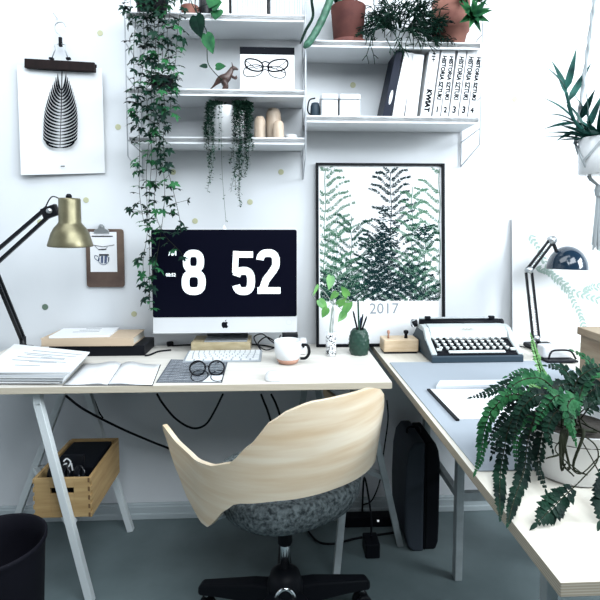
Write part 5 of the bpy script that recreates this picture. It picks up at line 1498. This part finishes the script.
# seat cushion
g = G(); g.smooth=True; vs=[];fs=[]; n=48
rings=[(.0,.395),(.55,.398),(.80,.405),(.93,.420),(.985,.445),(1.0,.475),(.985,.488),(.94,.497),(.85,.500),(.5,.496),(.0,.49)]
for r_,z in rings:
    for k in range(n):
        a=2*PI*k/n; c_,s_=math.cos(a),math.sin(a); e=.85; x=.215*abs(c_)**e*(1 if c_>0 else -1); y=.195*abs(s_)**e*(1 if s_>0 else -1)-.012
        vs.append(CL(x*r_,y*r_,z+.022))
for i in range(len(rings)-1):
    for k in range(n): fs.append((i*n+k,i*n+(k+1)%n,(i+1)*n+(k+1)%n,(i+1)*n+k))
g.add(vs,fs); g.build('seat','fabric',t)
zs_=.37
g = G(); g.smooth=True; g.lathe([(.03,.36),(.034,.38),(.06,.405),(.09,.412)],cc_,28); g.build('seat_plate','black',t)
g = G(); g.smooth=True; g.lathe([(.0145,.20),(.0145,.34)],cc_,24); g.build('gas_lift','chrome',t)
g = G(); g.smooth=True; g.lathe([(.021,.285),(.022,.29),(.022,.37),(.020,.38)],cc_,24); g.build('lift_sleeve','black',t)
g = G(); g.smooth=True; g.lathe([(.03,.085),(.052,.10),(.054,.16),(.044,.19),(.022,.206)],cc_,28); hub_ = g.build('base_hub','black',t); g = G(); g.smooth=True; g.tube([cc_+V((math.cos(q)*.036,-.046,.10+math.sin(q)*.075)) for q in [PI*i/14 for i in range(15)]],.006,8); g.build('chrome_arch','chrome',hub_)
for k in range(5):
    a=R(90+72*k); d=V((math.cos(a),math.sin(a),0)); sd=V((-d.y,d.x,0))
    g=G(); P=[]; 
    for r_,zt_,zb_,w in ((.03,.155,.095,.060),(.10,.146,.09,.056),(.20,.122,.082,.046),(.275,.104,.072,.040),(.285,.094,.074,.032)):
        P.append([cc_+d*r_+sd*s*w/2+V((0,0,z)) for s,z in ((-1,zb_),(1,zb_),(.8,zt_),(-.8,zt_))])
    vs=[p for q in P for p in q]; fs=[(3,2,1,0),(16,17,18,19)]
    for i in range(4):
        for j in range(4): fs.append((i*4+j,i*4+(j+1)%4,(i+1)*4+(j+1)%4,(i+1)*4+j))
    g.add(vs,fs); arm=g.build('base_arm','black',t,bevel=.005)
    cw=cc_+d*.262
    G().lathe([(.006,.06),(.006,.078)],cw,10).build('caster_pin','steel',arm)
    for s in (-1,1):
        g=G(); g.smooth=True; g.lathe([(.018,-.008),(.026,-.006),(.0265,.006),(.018,.008)],cw+sd*s*.013+V((0,0,.0268)),20,Matrix((d,V((0,0,1)),sd)).transposed()); g.build('caster','black',arm)
# fixing of the back
for s in (-1,1):
    x,y=plan_pt(s*.66,.985); G().tube([CL(x*.78,y,.455),CL(x*.90,y,.455)],.008,10).build('back_bolt','steel',t)

# ------------------------------------------------------------------ under the desks
c = V((K(-6,560,-.78).x,-.78,0)); 
rb_=.125; ztopb=K(-6,541,-.78).z
g = G(); g.smooth=True
g.lathe([(.095,.0006),(.10,.006),(rb_-.006,ztopb-.03),(rb_-.002,ztopb-.015),(rb_,ztopb-.012),(rb_,ztopb-.002),(rb_-.003,ztopb),(rb_-.007,ztopb-.004),(rb_-.012,ztopb-.05),(.09,.012)],c,48)
g.build('waste_bin','bin',label='round black waste bin on the floor at the bottom left corner',cat='bin')

# crate on the trestle
zc0 = .27+.0175-.004
p0 = K(35,511,-.45); p1 = K(92,511,-.45)
ycr = -.46; xa_, xb_ = onY(34,ycr,zc0), onY(92,ycr,zc0); cw_=xb_-xa_; hc_=K(60,472,ycr).z-K(60,511,ycr).z
rotz=R(-9); dep=.30
t = thing('wooden_crate', ((xa_+xb_)/2,ycr+dep/2,zc0),'small finger-jointed pine crate with a hand hole resting on the left trestle','crate')
o_=V((xa_,ycr,zc0)); ux=V((math.cos(-.0),math.sin(0),0)); ux=V((1,0,0)); uy=V((math.sin(R(-1)),math.cos(R(-1)),0)); uz=ZZ
def cb(g,a0,a1,b0,b1,c0_,c1_):
    vs=[o_+ux*a+uy*b+uz*c_ for a in (a0,a1) for b in (b0,b1) for c_ in (c0_,c1_)]
    g.add(vs,[(0,1,3,2),(4,6,7,5),(0,4,5,1),(2,3,7,6),(0,2,6,4),(1,5,7,3)])
tk=.010; hx0,hx1,hz0,hz1=cw_*.30,cw_*.70,hc_*.60,hc_*.76
g=G(); fj=9
def panel(g, b0, b1):
    cb(g,.004,hx0,b0,b1,0,hc_); cb(g,hx1,cw_-.004,b0,b1,0,hc_); cb(g,hx0,hx1,b0,b1,0,hz0); cb(g,hx0,hx1,b0,b1,hz1,hc_)
panel(g,0,tk)
g.build('front_panel','crate',t,bevel=.0008)
g=G(); panel(g,dep-tk,dep); g.build('rear_panel','crate',t)
for x0_,x1_ in ((0,tk),(cw_-tk,cw_)):
    g=G(); cb(g,x0_,x1_,tk+.0003,dep-tk-.0003,0,hc_)
    for k in range(fj):
        if k%2==0: cb(g,x0_ if x0_==0 else x1_-.0038,x0_+.0038 if x0_==0 else x1_,-.0012,tk+.0003,hc_*k/fj,hc_*(k+1)/fj)
    g.build('side_panel','crateD' if x0_>0 else 'crate',t)
g=G()
for k in range(fj):
    if k%2==0: cb(g,cw_-.0105,cw_-.0036,-.0006,.0,hc_*k/fj,hc_*(k+1)/fj)
g.build('finger_joints','darkwood2',t)
g=G(); cb(g,tk+.0003,cw_-tk-.0003,tk+.0003,dep-tk-.0003,0,.006); g.build('bottom','crate',t)
# contents
g=G(); cb(g,cw_*.12,cw_*.90,.075,.27,.0065,hc_*1.02); g.build('storage_box','black',label='black case lying inside the pine crate',cat='box',bevel=.006)
g=G(); cb(g,cw_*.40,cw_*.76,.058,.070,hc_*.1,hc_*1.36); g.mi=1
oo=o_+ux*(cw_*.50)+uy*.0574+uz*(hc_*1.14)
g.ribbon(sp2([(-.018,.010),(-.006,.020),(.006,.008),(-.004,-.010),(-.016,-.002),(-.006,.004)],5),.005,oo,ux,uz); g.ribbon([(.008,.004),(.012,-.022)],.005,oo,ux,uz)
g.build('black_booklet',['blackm','paper'],label='black booklet with a white curl drawing standing in the pine crate',cat='book')
rc_=random.Random(8)
descr=['black coiled cable bundle at the left end inside the pine crate','black coiled cable bundle in the middle of the pine crate','black coiled cable bundle at the right end inside the pine crate']
for k in range(3):
    g=G(); g.smooth=True; cx__=o_+ux*cw_*(.26+.20*k+(.06 if k==2 else 0))+uy*(.035)+uz*(hc_*.98)
    for q_ in range(4):
        rr_=.024-.003*q_; g.tube([cx__+V((math.cos(a)*rr_*.6+q_*.003,math.sin(a)*.008,math.sin(a)*rr_)) for a in [2*PI*i/16 for i in range(16)]],.0035,6,closed=True)
    g.build('cable_coil','blackgloss',label=descr[k],cat='cable',group='cable coils in the crate')

# suitcase
ysu = -.28
x0_, x1_ = onY(405,ysu,.2), onY(459,ysu,.2)-.070; zt_=K(430,443,ysu).z
xs_ = x0_+(x1_-x0_)*.55
t = thing('suitcase', ((x0_+x1_)/2,ysu+.12,0), 'dark grey round-cornered suitcase standing on the floor under the desk corner','suitcase')
def shell(a,b,m_,nm):
    w=b-a; P=[]; g=G(); g.smooth=False
    poly=rr(w,zt_-.006,min(w*.46,.07),6,(a+b)/2,(zt_-.006)/2+.0035); 
    g.prism(poly,V((0,ysu+.22,0)),XX,ZZ,.20); g.build(nm,m_,t,bevel=.012)
g=G(); g.prism([(x0_+.035,.0006),(xs_,.0006),(xs_,zt_),(x0_+.035,zt_),(x0_+.014,zt_-.03),(x0_+.004,zt_-.09),(x0_,zt_*.5),(x0_+.003,.08),(x0_+.014,.02)],V((0,ysu+.22,0)),XX,ZZ,.22); g.build('front_shell','suit',t,bevel=.008)
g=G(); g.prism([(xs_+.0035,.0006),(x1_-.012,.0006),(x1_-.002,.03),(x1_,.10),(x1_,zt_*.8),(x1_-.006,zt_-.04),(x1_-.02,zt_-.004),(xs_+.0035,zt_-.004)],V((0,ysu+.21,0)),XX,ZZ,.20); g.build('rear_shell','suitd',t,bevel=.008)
g=G(); g.box((xs_+.0017,ysu+.11,zt_/2),(.0030,.222,zt_*.96)); g.build('zip_seam','black',t)
G().tube(sp([V((xs_-.045,ysu+.10,zt_-.003)),V((xs_-.038,ysu+.10,zt_+.018)),V((xs_-.0,ysu+.10,zt_+.018)),V((xs_+.006,ysu+.10,zt_-.003))],5),.005,8).build('handle','black',t,shade=True)

# power strip & adapter, cables
p = foot(372,556)
G().bbox((p.x,p.y+.02,.0285),(.055,.075,.055),.006).build('power_adapter','black',label='black cube power adapter on the floor below the right end of the long desk',cat='adapter')
q0=foot(388,540)
t=thing('power_strip',(onY(372,-.10,.02),-.10,0),'black power strip on the floor against the skirting board','power strip')
G().bbox((t.location.x,-.10,.022),(.28,.05,.040),.006).build('strip_body','black',t)
G().box((t.location.x+.02,-.127,.03),(.008,.004,.006)).build('indicator_light','digit',t)
def hang(pts,r,label): return cable(pts,r,label,'black',10,'cable','cables hanging under the long desk')
hang([K(66,396,-.30),K(85,410,-.16),K(120,428,-.10),K(150,441,-.07),K(170,449,-.05),K(182,456,-.04),K(192,470,-.03),K(200,485,-.03)],.0045,'black cable sagging from behind the left trestle to the chair')
hang([K(92,396,-.06),K(95,402,-.05),K(99,412,-.03),K(103,418,-.02)],.003,'short dark cable hanging on the wall above the pine crate')
hang([K(157,394,-.20),K(163,404,-.16),K(176,419,-.12),K(192,428,-.10),K(205,425,-.10),K(214,412,-.12),K(223,394,-.16)],.0042,'black cable drooping in a wide loop under the keyboard')
hang([K(261,394,-.12),K(264,402,-.12),K(268,412,-.12),K(273,430,-.10)],.0045,'black cable hanging below the mouse, left of its twin')
hang([K(271,394,-.12),K(276,404,-.12),K(280,416,-.12),K(283,432,-.10)],.0045,'black cable hanging below the mouse, right of its twin')
hang([K(387,400,-.06),K(388,420,-.05),K(384,450,-.05),K(380,480,-.05),K(372,500,-.06),V((p.x,-.08,.07))],.003,'thin black cable dropping from the desk joint to the floor')
hang([V((p.x,p.y+.02,.062)),V((p.x+.002,p.y+.04,.14)),V((p.x+.004,-.10,.20)),V((p.x+.0,-.08,.045))],.004,'black cable rising from the cube adapter')
fz=.006
hang([V((*foot(306,530).xy,fz)),V((*foot(318,543).xy,fz)),V((*foot(335,545).xy,fz)),V((*foot(355,540).xy,fz)),V((*foot(380,536).xy,fz)),V((*foot(400,533).xy,fz))],.004,'black cable lying across the floor behind the swivel chair')
# ------------------------------------------------------------------ light: daylight from a big right window, plus added front and overhead fill
w = bpy.data.worlds.new('world'); sc.world = w; w.use_nodes = True
w.node_tree.nodes['Background'].inputs[0].default_value = (.80,.92,1.0,1); w.node_tree.nodes['Background'].inputs[1].default_value = .03
def area(name, loc, tgt, size, power, col):
    l = bpy.data.lights.new(name,'AREA'); l.shape='RECTANGLE'; l.size=size[0]; l.size_y=size[1]; l.energy=power; l.color=col
    o = bpy.data.objects.new(name,l); COL.objects.link(o); o.location=loc; o.rotation_euler=(V(tgt)-V(loc)).to_track_quat('-Z','Y').to_euler(); return o
area('window_and_fill_light',(3.4,-1.9,2.2),(0.0,-.1,.95),(1.8,1.4),165,(.88,.95,1.0))
area('window_and_fill_light',(.8,-2.4,2.78),(0.0,-.2,.9),(2.4,1.0),66,(.88,.95,1.0))  # added front fill from above, no window here
area('overhead_fill',(-.3,-1.1,2.78),(-.1,-.4,.7),(2.6,1.0),34,(.88,.95,1.0))  # added unseen overhead fill, leaves the space under the desks in shade
vs_ = sc.view_settings; vs_.view_transform='Standard'; vs_.look='None'; vs_.gamma=1; vs_.exposure=0.16; vs_.use_curve_mapping=False
sc.cycles.diffuse_bounces = 1; sc.cycles.max_bounces = 8
